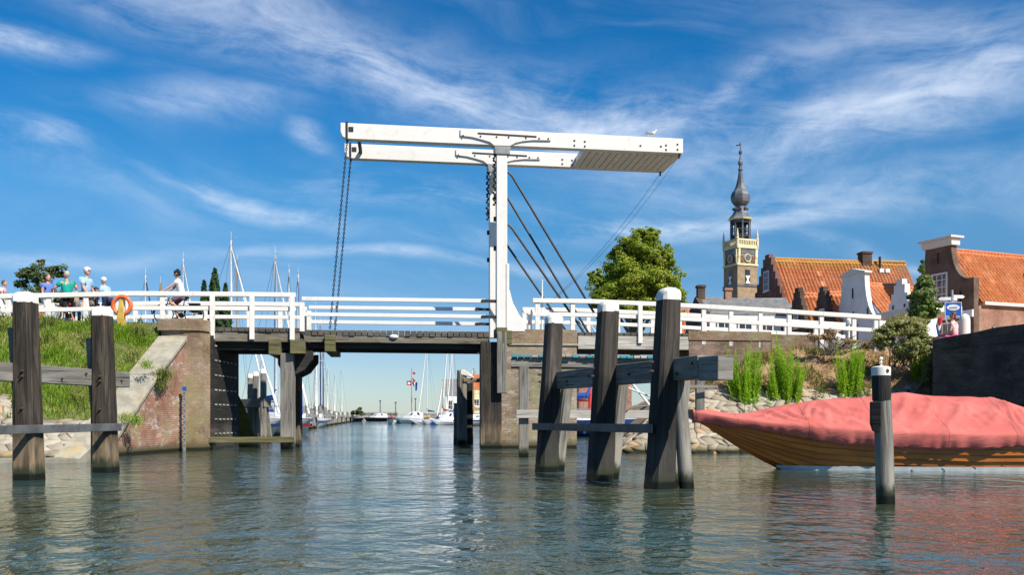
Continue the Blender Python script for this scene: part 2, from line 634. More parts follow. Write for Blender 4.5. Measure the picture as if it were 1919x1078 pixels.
M['greyiron'] = surf('grey_painted_iron', (.2, .2, .21), (.27, .27, .28), 5, .45, .1)
M['steel'] = surf('galvanised_steel', (.42, .43, .45), (.55, .56, .58), 6, .38, .08, metal=.6)
M['tar'] = wood('tarred_pile_wood', (.016, .013, .010), (.050, .039, .029), (.105, .086, .066), wet=(.25, .18, .11), stain=(.17, .065, .022))
M['tar_dark_foot'] = wood('tarred_pile_wood_black_foot', (.020, .017, .014), (.060, .050, .041), (.12, .105, .09), wet=(.055, .05, .044), foot=True)
M['tar_shade'] = wood('black_tarred_wood', (.012, .012, .011), (.028, .026, .024), (.05, .047, .044), wet=(.12, .105, .09))
M['greywood'] = wood('weathered_grey_wood', (.11, .102, .09), (.24, .225, .20), (.31, .295, .27), wet=(.3, .28, .24))
M['palewood'] = wood('bleached_wood', (.30, .275, .24), (.47, .44, .39), (.55, .52, .47))
M['deckwood'] = wood('deck_wood', (.05, .045, .038), (.11, .10, .085), (.16, .15, .13))
M['greenwood'] = wood('mossy_wood', (.07, .065, .03), (.15, .135, .06), (.20, .18, .095))
M['fascia'] = wood('fascia_wood', (.10, .085, .065), (.19, .165, .13), (.25, .23, .19))
M['strap'] = surf('painted_steel_strap', (.07, .075, .08), (.12, .125, .13), 3, .5, .15, 20)
M['turq'] = surf('turquoise_paint', (.03, .20, .27), (.06, .30, .38), 3, .6, .15, dirt=(.15, .16, .15))
M['brick_l'] = brick('brown_brick', (.32, .21, .13), (.23, .145, .09), (.33, .29, .24), pale=(.45, .42, .38), pale_amt=.35, moss=(.22, .20, .09), wet=True)
M['brick_red'] = brick('red_brick', (.37, .165, .105), (.30, .135, .085), (.40, .34, .29), pale=(.58, .53, .49), pale_amt=.8, pale_z=(2.9, 4.2), moss=(.30, .25, .14), wet=True)
M['brick_pier'] = brick('pier_brick', (.32, .24, .17), (.25, .18, .12), (.42, .38, .32), pale=(.52, .49, .43), pale_amt=.55, moss=(.27, .26, .15), wet=True)
M['brick_ab'] = brick('abutment_brick', (.25, .155, .11), (.17, .11, .08), (.33, .28, .24), pale=(.45, .4, .35), pale_amt=.3, wet=True)
M['brick_house'] = brick('house_brick', (.20, .12, .085), (.15, .09, .065), (.24, .19, .16))
M['brick_step'] = brick('old_red_brick', (.25, .12, .085), (.19, .09, .065), (.27, .2, .17))
M['brick_side'] = brick('orange_brick', (.42, .21, .14), (.35, .17, .115), (.42, .33, .27))
M['brick_dark'] = brick('dark_house_brick', (.13, .085, .065), (.10, .065, .05), (.16, .13, .11))
M['blackwall'] = brick('black_tarred_masonry', (.085, .076, .068), (.05, .045, .042), (.11, .10, .09), pale=(.17, .14, .11), pale_amt=.45, bw=.42, rh=.13)
M['concrete'] = surf('old_concrete', (.24, .22, .175), (.35, .325, .265), 2.5, .9, .4, 18, dirt=(.42, .31, .12), dirt_amt=.75)
M['sandstone'] = surf('tower_stone', (.24, .175, .11), (.33, .245, .155), 1.4, .85, .3, 6, dirt=(.14, .11, .08))
M['cream'] = surf('cream_stone', (.62, .55, .33), (.72, .65, .42), 1.0, .7, .1)
M['lead'] = surf('lead_roof', (.07, .075, .085), (.15, .155, .17), 1.0, .35, .15, 4, spec=.5)
M['slate'] = surf('slate_roof', (.11, .115, .12), (.20, .20, .20), 3.0, .6, .3, 12, stretch=(1, 1, 3), dirt=(.24, .22, .16))
M['glass'] = surf('window_glass', (.015, .02, .025), (.05, .06, .075), .9, .06, 0, spec=.7)
M['soil'] = surf('dry_soil', (.23, .14, .07), (.34, .22, .12), 2.6, .95, .6, 14, dirt=(.40, .29, .16))
M['earth'] = surf('bank_earth', (.08, .10, .03), (.13, .13, .05), 2.0, .95, .4, 10)
M['paving'] = surf('paving', (.23, .21, .19), (.31, .29, .26), 1.5, .9, .3, 14)
M['mortar'] = surf('revetment_bed', (.20, .175, .14), (.28, .25, .20), 5, .95, .5, 18)


def stone_mat():
    m, k = newmat('revetment_stone')
    gi = k.n('ShaderNodeNewGeometry'); rnd = gi.outputs['Random Per Island']; pos = gi.outputs['Position']
    col = k.mix(k.ramp(rnd, 0, 1, False), (.27, .23, .17), (.42, .38, .31))
    col = k.mix(k.math('MULTIPLY', k.math('GREATER_THAN', k.math('FRACT', k.math('MULTIPLY', rnd, 7.31)), .82), .7), col, (.42, .26, .12))
    n = k.noise(pos, 5, 6, .65)
    col = k.mix(k.math('MULTIPLY', k.ramp(n, .42, .7), .45), col, (.27, .23, .17))
    z = k.sep(pos)[2]
    zz = k.math('ADD', z, k.math('MULTIPLY', n, .25))
    col = k.mix(k.ramp(zz, .45, .2), col, (.11, .10, .05))
    col = k.mix(k.ramp(z, .14, .05), col, (.015, .016, .01))
    k.put(k.b.inputs['Base Color'], col); k.b.inputs['Roughness'].default_value = .9; k.b.inputs['Specular IOR Level'].default_value = .25
    bump(k, k.noise(pos, 14, 5, .65), .6, .03)
    return m
M['stone'] = stone_mat()


def tile_mat(name, c1, c2, c3, moss=None, ridge_v=None):
    m, k = newmat(name)
    uv = coords(k, 'UV'); pos = coords(k, 'Pos')
    b = k.n('ShaderNodeTexBrick', offset=0.0)
    k.put(b.inputs['Vector'], uv); k.put(b.inputs['Color1'], c1); k.put(b.inputs['Color2'], c2); k.put(b.inputs['Mortar'], tuple(x * .55 for x in c2))
    b.inputs['Scale'].default_value = 1; b.inputs['Mortar Size'].default_value = .012
    b.inputs['Brick Width'].default_value = .26; b.inputs['Row Height'].default_value = .34
    n = k.noise(pos, .8, 6, .7); n2 = k.noise(pos, 4.5, 5, .7)
    col = k.mix(k.math('MULTIPLY', k.ramp(n, .45, .7), .7), b.outputs[0], c3)
    col = k.mix(k.math('MULTIPLY', k.ramp(n2, .6, .72), .55), col, (.2, .13, .09))
    if moss:
        v = k.sep(uv)[1]
        f = k.math('MULTIPLY', k.ramp(v, ridge_v - 1.3, ridge_v - .2), k.ramp(n2, .3, .6))
        col = k.mix(k.math('MULTIPLY', f, .8), col, moss)
    k.put(k.b.inputs['Base Color'], col); k.b.inputs['Roughness'].default_value = .75; k.b.inputs['Specular IOR Level'].default_value = .3
    bump(k, n2, .3, .02)
    return m
M['tile'] = tile_mat('orange_pantile', (.60, .20, .075), (.47, .145, .055), (.62, .27, .13))
M['tile_moss'] = tile_mat('mossy_pantile', (.62, .21, .085), (.48, .15, .06), (.58, .27, .15), (.36, .23, .03), 0.0)


def water_mat():
    m, k = newmat('harbour_water')
    pos = coords(k, 'Pos')
    x, y, z = k.sep(pos)
    a = k.noise(k.comb(k.math('MULTIPLY', x, .9), k.math('MULTIPLY', y, .9)), 1.0, 2, .5, .3)
    b = k.noise(k.comb(k.math('MULTIPLY', x, 3.0), k.math('MULTIPLY', y, 2.6), 4.0), 1.0, 2, .5, .5)
    c = k.noise(k.comb(k.math('MULTIPLY', x, 7.5), k.math('MULTIPLY', y, 6.5), 9.0), 1.0, 3, .55, .5)
    gust = k.ramp(k.noise(k.comb(k.math('MULTIPLY', x, .12), k.math('MULTIPLY', y, .09)), 1, 3, .5), .35, .65, a=.5, b=1.2)
    lee = k.ramp(k.math('ABSOLUTE', k.math('ADD', x, 1.0)), 1.5, 6.5, a=1.3, b=.5)      # calmer water under the banks
    gust = k.math('MULTIPLY', gust, lee)
    h = k.math('ADD', k.math('MULTIPLY', a, .10), k.math('ADD', k.math('MULTIPLY', b, .062), k.math('MULTIPLY', c, .022)))
    h = k.math('MULTIPLY', h, gust)
    k.put(k.b.inputs['Base Color'], k.mix(k.ramp(k.noise(pos, .15, 3), .4, .6), (.045, .056, .028), (.035, .075, .075)))
    k.b.inputs['Roughness'].default_value = .04
    k.b.inputs['IOR'].default_value = 1.33
    bump(k, h, 1.0, 1.0)
    return m
M['water'] = water_mat()

M['grass'] = leafmat('grass_blades', (.15, .27, .024), (.29, .42, .05), (.37, .40, .10), .35)
M['leaf_big'] = leafmat('tree_leaf', (.14, .21, .02), (.27, .36, .035), (.37, .40, .05), .45)
M['leaf_dark'] = leafmat('dark_leaf', (.06, .095, .03), (.12, .165, .05), (.15, .17, .07), .35)
M['leaf_conifer'] = leafmat('conifer_needles', (.012, .04, .012), (.03, .075, .02), (.04, .09, .02), .2)
M['leaf_young'] = leafmat('young_leaf', (.09, .16, .03), (.18, .26, .05), (.15, .21, .06), .35)
M['leaf_stalk'] = leafmat('stalk_leaf', (.20, .38, .018), (.36, .56, .05), (.30, .46, .035), .4)
M['leaf_grey'] = leafmat('greyish_bush_leaf', (.20, .23, .07), (.34, .35, .13), (.38, .34, .15), .35)
M['leaf_dry'] = leafmat('dry_stems', (.27, .18, .09), (.42, .30, .16), (.31, .20, .11), .2)
M['leaf_olive'] = leafmat('olive_weed', (.13, .16, .04), (.24, .24, .07), (.16, .2, .05), .3)
M['bark'] = surf('bark', (.07, .055, .04), (.13, .11, .085), 5, .9, .5, 20, stretch=(1, 1, .3))


def cover_mat():
    m, k = newmat('faded_red_canvas')
    pos = coords(k, 'Pos')
    n = k.noise(pos, 1.6, 6, .6); n2 = k.noise(k.scale(pos, (3, 3, 8)), 1, 5, .6)
    col = k.mix(k.ramp(n, .35, .65), (.47, .115, .100), (.52, .145, .125))
    col = k.mix(k.math('MULTIPLY', k.ramp(n2, .55, .75), .35), col, (.34, .07, .062))
    st = k.noise(k.scale(pos, (1.2, 1.2, 2.6)), 1, 6, .7, .8)
    col = k.mix(k.math('MULTIPLY', k.ramp(st, .54, .72), .45), col, (.26, .075, .068))
    col = k.mix(k.math('MULTIPLY', k.ramp(k.noise(pos, .8, 4, .6), .5, .7), .4), col, (.52, .17, .15))
    sm = k.math('ABSOLUTE', k.math('SUBTRACT', k.math('FRACT', k.math('DIVIDE', k.sep(pos)[0], 1.45)), .5))
    col = k.mix(k.math('MULTIPLY', k.ramp(sm, .010, .004), .6), col, (.22, .05, .045))
    k.put(k.b.inputs['Base Color'], col); k.b.inputs['Roughness'].default_value = .85; k.b.inputs['Specular IOR Level'].default_value = .2
    x, y, z = k.sep(pos)
    f1 = k.noise(k.comb(k.math('MULTIPLY', k.math('ADD', x, k.math('MULTIPLY', z, 1.1)), 1.1), k.math('MULTIPLY', k.math('SUBTRACT', z, k.math('MULTIPLY', x, .22)), 4.2), k.math('MULTIPLY', y, 1.5)), 1, 3, .5, .8)
    f2 = k.noise(pos, 60, 2, .5)
    f1 = k.math('ABSOLUTE', k.math('SUBTRACT', f1, .5))
    bump(k, k.math('ADD', k.math('MULTIPLY', k.math('POWER', f1, .6), 1.0), k.math('MULTIPLY', f2, .004)), .22, .06)
    return m
M['cover'] = cover_mat()


def hull_wood():
    m, k = newmat('varnished_planking')
    pos = coords(k, 'Pos'); uv = coords(k, 'UV')
    u, v, _ = k.sep(uv)
    g = k.noise(k.scale(uv, (.7, 3.5, 1)), 1.0, 6, .6, .6)
    strake = k.noise(k.comb(k.math('MULTIPLY', u, .25), k.math('FLOOR', v)), 2.3, 2, .5)
    col = k.mix(k.ramp(g, .3, .7), (.47, .135, .022), (.64, .21, .04))
    col = k.mix(k.math('MULTIPLY', k.ramp(strake, .42, .62), .6), col, (.30, .085, .018))
    fr = k.math('FRACT', v)
    seam = k.math('ADD', k.ramp(fr, .13, .05), k.ramp(fr, .93, .98), clamp=True)
    col = k.mix(k.math('MULTIPLY', seam, .5), col, (.05, .018, .008))
    k.put(k.b.inputs['Base Color'], col); k.b.inputs['Roughness'].default_value = .28
    k.b.inputs['Coat Weight'].default_value = .25; k.b.inputs['Coat Roughness'].default_value = .12
    bump(k, g, .08, .01)
    return m
M['hullwood'] = hull_wood()
for nm, c, r in [('hull_white', (.80, .81, .82), .25), ('band_grey', (.46, .49, .50), .35), ('hull_blue', (.02, .06, .22), .3), ('hull_dark', (.02, .025, .035), .3), ('hull_green', (.02, .07, .06), .3),
                 ('blue_canvas', (.02, .09, .42), .8), ('navy_canvas', (.015, .03, .13), .8), ('cream_canvas', (.62, .57, .45), .8), ('red_canvas', (.45, .03, .03), .8),
                 ('orange', (.80, .15, .03), .5), ('orange_cloth', (.80, .28, .03), .8), ('yellow_rope', (.60, .40, .07), .9), ('teal_cloth', (.0, .30, .24), .85), ('skyblue_cloth', (.35, .52, .74), .85),
                 ('blue_cloth', (.12, .20, .55), .85), ('navy_cloth', (.02, .03, .09), .85), ('white_cloth', (.80, .79, .78), .85), ('pink_cloth', (.78, .50, .54), .85), ('hot_pink_cloth', (.80, .12, .30), .85),
                 ('purple_cloth', (.14, .09, .16), .85), ('grey_cloth', (.16, .15, .16), .85), ('black_cloth', (.012, .012, .014), .85), ('khaki_cloth', (.4, .34, .25), .85),
                 ('skin', (.56, .30, .20), .55), ('hair_brown', (.14, .05, .02), .6), ('hair_black', (.012, .008, .007), .55), ('hair_grey', (.42, .38, .33), .6), ('dark_feature', (.03, .015, .012), .5),
                 ('rubber', (.012, .012, .013), .7), ('bike_black', (.012, .012, .014), .3), ('bike_blue', (.05, .12, .24), .3), ('red_lens', (.5, .02, .015), .3),
                 ('sign_blue', (.01, .10, .50), .4), ('sign_white', (.8, .8, .8), .4), ('sign_grey', (.30, .30, .30), .5), ('flag_red', (.6, .03, .04), .8), ('flag_white', (.8, .8, .8), .8), ('flag_blue', (.02, .08, .4), .8),
                 ('wood_mast', (.40, .24, .09), .45), ('alu', (.66, .67, .69), .35), ('gull_white', (.8, .8, .8), .8), ('gull_grey', (.3, .31, .33), .8), ('beak', (.6, .35, .03), .5), ('rope', (.42, .38, .30), .9),
                 ('pink_streamer', (.75, .2, .2), .8), ('terracotta', (.62, .2, .09), .8), ('rust', (.07, .042, .032), .9)]:
    M[nm] = plain(nm, c, r)
# ---------------------------------------------------------------- bridge frame: s along the bridge, w across it away from the viewer
A_ = V((.9925, .122, 0)); T_ = V((-.122, .9925, 0)); O_ = V((-.4, 35, 0))
BA = math.atan2(.122, .9925)


def B(s, w, z): return O_ + A_ * s + T_ * w + V((0, 0, z))


def S(px, w=0.0):
    """s of the bridge point at offset w seen at column px"""
    k = (px - 960) / F; o = O_ + T_ * w
    return (k * o.y - o.x) / (A_.x - k * A_.y)


def BZ(px, py, w=0.0): return Z(py, B(S(px, w), w, 0).y)


# ---------------------------------------------------------------- water
mb = MB()
xs = [-6000, -400, -60, 60, 400, 6000]; ys = [-300, 0, 60, 400, 7500]
for i in range(5):
    for j in range(4):
        mb.poly([(xs[i], ys[j], 0), (xs[i + 1], ys[j], 0), (xs[i + 1], ys[j + 1], 0), (xs[i], ys[j + 1], 0)])
tag(mb.build('water', M['water'], fix=False), kind='structure')
mb = MB(); mb.poly([(-6000, -300, -2.5), (6000, -300, -2.5), (6000, 7500, -2.5), (-6000, 7500, -2.5)])
tag(mb.build('harbour_bed', M['mortar'], fix=False), kind='structure')


# ---------------------------------------------------------------- ground, left dike
def dike_top(x): return 32.25 + .122 * np.clip(x + 12, -40, 2)


def dike_z(x, y):
    x = np.asarray(x, float); y = np.asarray(y, float)
    yt = dike_top(x)
    t = (y - 24.2) / (yt - 24.2)
    z = np.interp(t, [-.4, -.02, 0, .30, .36, 1.0, 1.04], [-2.4, -.3, .1, 1.42, 1.62, 4.38, 4.42])
    back = np.interp(y - yt, [4.6, 10, 13], [0, 3.2, 6])
    keep = np.clip((x + .475 * y + 2.0) / 3, 0, 1)      # land goes on behind the dike farther left
    # the bank is graded down to the sloping top of the wing wall
    cop = np.interp(y, [24, 27.4, 28.7, 30.5, 32.7, 33.2], [-.6, .2, 1.2, 2.56, 4.0, 4.5]); wxx = -11.9 + .088 * (y - 27.6)
    z = np.where((y < 33) & (y > 26), np.where(x > wxx - .95, np.minimum(z, cop - .2), z + (np.minimum(z, cop + .05) - z) * np.clip((x - wxx + 2.6) / 1.6, 0, 1)), z)
    return z - back * keep - np.interp(y - yt, [4.6, 10], [0, 1.3]) * (1 - keep)


def grid_mesh(name, xs, ys, zf, mat):
    gx, gy = np.meshgrid(xs, ys)
    gz = zf(gx, gy)
    co = np.stack([gx, gy, gz], -1).reshape(-1, 3)
    nx, ny = len(xs), len(ys)
    i = np.arange(nx * ny).reshape(ny, nx)
    f = np.stack([i[:-1, :-1], i[:-1, 1:], i[1:, 1:], i[1:, :-1]], -1).reshape(-1, 4)
    return raw_mesh(name, co, f, mat, smooth=True, uv=True)


xs = np.concatenate([[-400, -200, -110, -70, -50], np.arange(-40, -16, .4), np.arange(-16, -11.9, .12)])
ys = np.concatenate([np.arange(21, 46, .3), np.arange(47, 100, 2)])
tag(grid_mesh('grass_bank', xs, ys, dike_z, M['earth']), kind='structure')


# rubble slope: irregular slabs bedded on the bank
def stones(name, zf, cells, mat, origin_tag):
    co = []; fc = []; n = 0
    for (quad) in cells:
        q = np.array(quad)
        c = q.mean(0)
        nor = np.cross(q[2] - q[0], q[3] - q[1]); nor /= np.linalg.norm(nor) + 1e-9
        if nor[2] < 0: nor = -nor
        h = random.uniform(.02, .11); tilt = RNG.normal(size=4) * .022
        k = len(q)
        b = c + (q - c) * .97 - nor * .12
        m_ = c + (q - c) * .95 + nor * (h * .6 + tilt[:, None] * .5)
        t = c + (q - c) * random.uniform(.80, .92) + nor * (h + tilt[:, None])
        co.extend(b); co.extend(m_); co.extend(t)
        for lv in (0, 4):
            for i in range(4):
                j = (i + 1) % 4
                fc.append((n + lv + i, n + lv + j, n + lv + 4 + j, n + lv + 4 + i))
        fc.append((n + 8, n + 9, n + 10, n + 11))
        n += 12
    o = raw_mesh(name, co, fc, mat)
    return tag(o, kind='structure')


def lattice(us, vs, f, ju, jv):
    L = {}
    for i, u in enumerate(us):
        for j, v in enumerate(vs):
            du = u + random.uniform(-ju, ju) + (ju * .9 if j % 2 else -ju * .5); dv = v + random.uniform(-jv, jv)
            L[i, j] = f(du, dv)
    out = []
    for i in range(len(us) - 1):
        for j in range(len(vs) - 1):
            q = [L[i, j], L[i + 1, j], L[i + 1, j + 1], L[i, j + 1]]
            if all(p is not None for p in q): out.append(q)
    return out


def lp(x, t):
    x = min(x, -11.72)
    y = 24.2 + t * (float(dike_top(x)) - 24.2)
    return (x, y, float(dike_z(x, y)))
stones('stone_revetment', dike_z, lattice(np.arange(-22, -11.2, .36), np.linspace(.005, .38, 13), lp, .14, .009), M['stone'], None)
tag(grid_mesh('revetment_bed', np.concatenate([[-40, -30], np.arange(-24, -11.6, .3), [-11.62]]), np.arange(24.2, 27.5, .2), lambda x, y: dike_z(np.minimum(x, -12.2), y) + .012, M['mortar']), kind='structure')
mb = MB()
mb.box((-25.6, 24.1, -.45), (28.6, .45, 1.14))
mb.prism([(-11.75, 26.2, 1.25), (-11.75, 23.95, .16), (-11.1, 23.95, .11), (-11.25, 26.6, .95), (-11.75, 27.5, 1.2)], (0, 0, -2.2))
tag(mb.build('revetment_toe', M['concrete']), kind='structure')

# ---------------------------------------------------------------- right bank and town ground
def q_wall_x(y): return 13.45 + (30.2 - y) * .3235


def shore_d(x, y): return np.minimum(y - 30.25, (x - 3.3 - .1 * np.clip(y - 31, 0, 300)) * .98)


def bank_z(x, y):
    x = np.asarray(x, float); y = np.asarray(y, float)
    d = shore_d(x, y)
    z = np.interp(d, [-4, -.3, 0, .25, 2.9, 3.4, 5.9, 7.5], [-2.4, -.5, -.12, .06, 2.05, 2.25, 3.75, 3.85])
    z = z + np.where((d > 3.2) & (d < 7), .07 * np.sin(x * 3.1 + y * 1.7) + .05 * np.sin(x * 7.3 - y * 4.1), 0)
    lim = np.where(y < 30.0, q_wall_x(y) + .55, 13.51 + .45 * (y - 30.0) + .45)
    return np.where((x > lim) & (y < 38), 3.72, z)


xs = np.concatenate([np.arange(.5, 16, .25), np.arange(16, 24, .5), [30, 45, 70, 120, 220, 400]])
ys = np.concatenate([np.arange(8, 28, .6), np.arange(28, 44, .3), [46, 50, 56, 64, 75, 90, 110, 140, 180, 240]])
tag(grid_mesh('bank_soil', xs, ys, bank_z, M['soil']), kind='structure')


def rp(x, y):
    d = float(shore_d(x, y))
    if d < -.25 or d > 3.35 or x > 13.45 + .45 * max(0, y - 30): return None
    return (x, y, float(bank_z(x, y)))
cells = lattice(np.arange(3.0, 14.4, .34), np.arange(30.0, 38, .24), rp, .13, .075)
stones('stone_revetment', bank_z, cells, M['stone'], None)
mb = MB()     # far quay across the basin
mb.prism([(-17.5, 172, 1.7), (16, 165, 1.7), (60, 165, 1.7), (60, 400, 1.7), (-25, 400, 1.7)], (0, 0, -4))
tag(mb.build('far_quay', M['paving']), kind='structure')
mb = MB()     # far shore on the left beyond the marina
mb.prism([(-400, 120, .9), (-48, 120, .9), (-44, 200, .9), (-58, 330, .9), (-400, 420, .9)], (0, 0, -4))
tag(mb.build('far_shore', M['earth']), kind='structure')
# paving where the town street meets the bridge
mb = MB()
mb.prism([B(7.25, -.05, 4.37), B(12, -.05, 4.25), B(18, -.05, 4.02), B(24, -.05, 3.86), B(24, 3.0, 3.86), B(18, 3.0, 4.02), B(12, 3.0, 4.25), B(7.25, 3.0, 4.37)], (0, 0, -.9))
tag(mb.build('road', M['paving']), kind='structure')
mb = MB()
mb.prism([B(-10.9, -.0, 4.46), B(-12.2, -.0, 4.57), B(-40, -.0, 4.57), B(-40, 3.0, 4.57), B(-12.2, 3.0, 4.57), B(-10.9, 3.0, 4.46)], (0, 0, -.42))
tag(mb.build('road', M['paving']), kind='structure')

# ---------------------------------------------------------------- left abutment and wing wall
ab = wthing('bridge_abutment', (-11.6, 33, 0), 'brown brick abutment on the grassy side with a sloping concrete topped wing wall', 'abutment')
mb = MB()
mb.prism([(-12.3, 32.76, -1.5), (-11.47, 32.72, -1.5), (-10.98, 32.84, -1.5), (-10.80, 33.4, -1.5), (-10.80, 36.9, -1.5), (-12.3, 36.9, -1.5)], (0, 0, 5.7))
mb.build('pier', M['brick_l'], ab)
mb = MB()
mb.prism([(-12.42, 32.64, 4.2), (-11.5, 32.62, 4.2), (-10.93, 32.79, 4.2), (-10.76, 33.35, 4.2), (-11.2, 33.5, 4.2), (-12.3, 33.6, 4.2)], (0, 0, .42))
mb.build('parapet', M['brick_l'], ab, bevel=.03)
prof = [(27.2, -1.5), (32.72, -1.5), (32.72, 3.95), (30.8, 2.66), (28.9, 1.22), (27.75, .62), (27.35, -.2)]
wx = lambda y: -11.9 + .088 * (y - 27.6)
mb = MB(); mb.prism([(wx(y), y, z) for y, z in prof], (-.4, 0, 0)); mb.build('wing_wall', M['brick_red'], ab)
for i, (y0, z0, y1, z1) in enumerate([(32.7, 4.03, 30.55, 2.60), (30.5, 2.56, 28.75, 1.24), (28.72, 1.22, 27.5, .32)]):
    mb = MB()
    mb.prism([(wx(y0) + .09, y0, z0), (wx(y1) + .09, y1, z1), (wx(y1) + .09, y1 - .02, z1 - .17), (wx(y0) + .09, y0 - .02, z0 - .17)], (-1.02, 0, 0))
    mb.build('coping', M['concrete'], ab, bevel=.02)
mb = MB()
for i in range(14):
    y = 33.52 + i * .225
    mb.box((-10.74, y, 1.95), (.09, .205, 4.3))
mb.build('fender_boards', M['tar_shade'], ab)
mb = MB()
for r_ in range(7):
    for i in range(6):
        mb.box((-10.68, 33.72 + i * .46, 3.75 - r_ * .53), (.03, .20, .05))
build_each(mb, 'sun_gap_block', M['palewood'], ab)  # pale blocks stand in for sunlight coming through the board gaps

gauge = MB(); gauge.box((-11.42 + .12, 32.3, .85), (.05, .17, 2.5)); gauge.box((-11.40 + .1, 32.3, 2.14), (.09, .19, .1))
gg = wthing('tide_gauge', (-11.3, 32.3, 0), 'narrow white tide gauge board standing in the water by the red brick wing wall', 'gauge')
mb = MB(); mb.box((-11.28, 32.15, .8), (.05, .16, 2.6)); mb.build('scale_board', M['steel'], gg)
mb = MB()
for i in range(22): mb.box((-11.285 + (.03 if i % 2 else -.02), 32.066, -.1 + i * .1), (.06, .012, .05))
build_each(mb, 'scale_mark', M['strap'], gg)
mb = MB(); mb.box((-11.28, 32.15, 2.16), (.09, .2, .12)); mb.build('cap', M['sign_blue'], gg)

# ---------------------------------------------------------------- right pier and abutment
pr = wthing('bridge_pier', tuple(B(1, 1.4, 0)), 'pale brown brick pier under the white bridge portal', 'pier')
mb = MB(); mb.prism([B(-.55, -.12, -1.5), B(2.85, -.12, -1.5), B(2.85, 3.1, -1.5), B(-.55, 3.1, -1.5)], (0, 0, 5.35)); mb.build('pier_body', M['brick_pier'], pr)
mb = MB(); mb.prism([B(.25, -.17, 3.86), B(2.9, -.17, 3.86), B(2.9, 3.15, 3.86), B(.25, 3.15, 3.86)], (0, 0, .09)); mb.build('string_course', M['concrete'], pr, bevel=.015)
mb = MB(); mb.prism([B(.3, -.15, 3.95), B(2.87, -.15, 3.95), B(2.87, 3.12, 3.95), B(.3, 3.12, 3.95)], (0, 0, .52)); mb.build('parapet', M['brick_l'], pr, bevel=.02)
mb = MB(); mb.beam(B(-.42, -.36, -1.5), B(-.42, -.36, 3.95), .78, .42, up=(0, 1, 0)); mb.build('rubbing_post', M['tar'], pr, bevel=.02)
mb = MB(); mb.beam(B(-.06, -.72, 2.05), B(-.06, -.72, 4.3), .36, .28, up=(0, 1, 0)); mb.build('hanging_post', M['greywood'], pr, bevel=.02)
mb = MB(); mb.beam(B(-.06, -.72, 4.1), B(.3, -.72, 4.1), .3, .5); mb.beam(B(-.06, -.75, 4.32), B(-.06, .3, 4.32), .4, .3); mb.build('corbel', M['greenwood'], pr, bevel=.02)

ra = wthing('bridge_abutment', tuple(B(8.6, .2, 0)), 'dark brown brick abutment at the town end, behind the tall green weeds', 'abutment')
mb = MB()
mb.prism([B(7.22, -.12, 0), B(10.5, -.12, 0), B(10.5, .3, 0), B(7.7, .3, 0), B(7.7, 3.1, 0), B(7.22, 3.1, 0)], (0, 0, 4.12)); mb.build('abutment_wall', M['brick_ab'], ra)
mb = MB()
mb.prism([B(7.18, -.16, 4.12), B(10.5, -.16, 4.12), B(10.5, .3, 4.12), B(7.18, .3, 4.12)], (0, 0, .36)); mb.build('parapet', M['brick_l'], ra, bevel=.02)
mb = MB(); mb.prism([B(10.5, -.14, 3.4), B(12.3, -.14, 3.4), B(12.3, .25, 3.4), B(10.5, .25, 3.4)], (0, 0, .98)); mb.build('parapet_end', M['brick_l'], ra, bevel=.02)

# ---------------------------------------------------------------- approach spans
def planks(s0, s1, w0, w1, z0, z1, step=.21, gap=.03):
    mb = MB(); n = int((s1 - s0) / step)
    for i in range(n):
        s = s0 + (i + .5) * (s1 - s0) / n
        mb.beam(B(s, w0 - random.uniform(0, .05), (z0 + z1) / 2), B(s, w1, (z0 + z1) / 2), step - gap, z1 - z0)
    return mb

ls = wthing('bridge_span', tuple(B(-9.1, 1.4, 0)), 'fixed wooden span of the bridge beside the brown brick abutment, on one dark trestle', 'bridge span')
planks(-10.55, -7.38, -.12, 2.95, 4.27, 4.42, .24, .025).build('deck_planks', M['deckwood'], ls)
for w_, nm in ((-.02, 'fascia_beam'), (2.85, 'fascia_beam')):
    mb = MB(); mb.beam(B(-10.6, w_, 4.08), B(-7.4, w_, 4.08), .16, .34); mb.build(nm, M['fascia'], ls, bevel=.01)
mb = MB()
for w_ in (.25, 1.0, 1.8, 2.6): mb.beam(B(-10.6, w_, 3.78), B(-7.2, w_, 3.78), .28, .3)
mb.build('girders', M['tar_shade'], ls)
for w_ in (.05, 2.5):
    mb = MB(); mb.beam(B(-7.83, w_, -1.8), B(-7.83, w_, 3.5), .46, .44, up=(0, 1, 0)); mb.build('trestle_post', M['tar'] if w_ > 1 else M['greywood'], ls, bevel=.02)
for s_ in (-8.27, -7.45):
    mb = MB(); mb.beam(B(s_, -.42 if s_ > -8 else -.3, 3.72), B(s_, 3.0, 3.72), .42 if s_ < -8 else .52, .58 if s_ < -8 else .5); mb.build('cap_beam', M['greenwood'], ls, bevel=.02)
for w_ in (.1, 2.4):
    mb = MB(); mb.prism([B(-8.2, w_, 3.46), B(-6.95, w_, 3.62), B(-6.95, w_, 3.3), B(-7.25, w_, 2.9), B(-7.6, w_, 2.72), B(-8.0, w_, 2.75), B(-8.2, w_, 3.1)], T_ * .34); mb.build('corbel', M['tar_shade'], ls, bevel=.02)
mb = MB(); mb.beam(B(-10.6, -.3, .36), B(-7.6, -.3, .36), .22, .2); mb.build('low_waler', M['greenwood'], ls, bevel=.01)

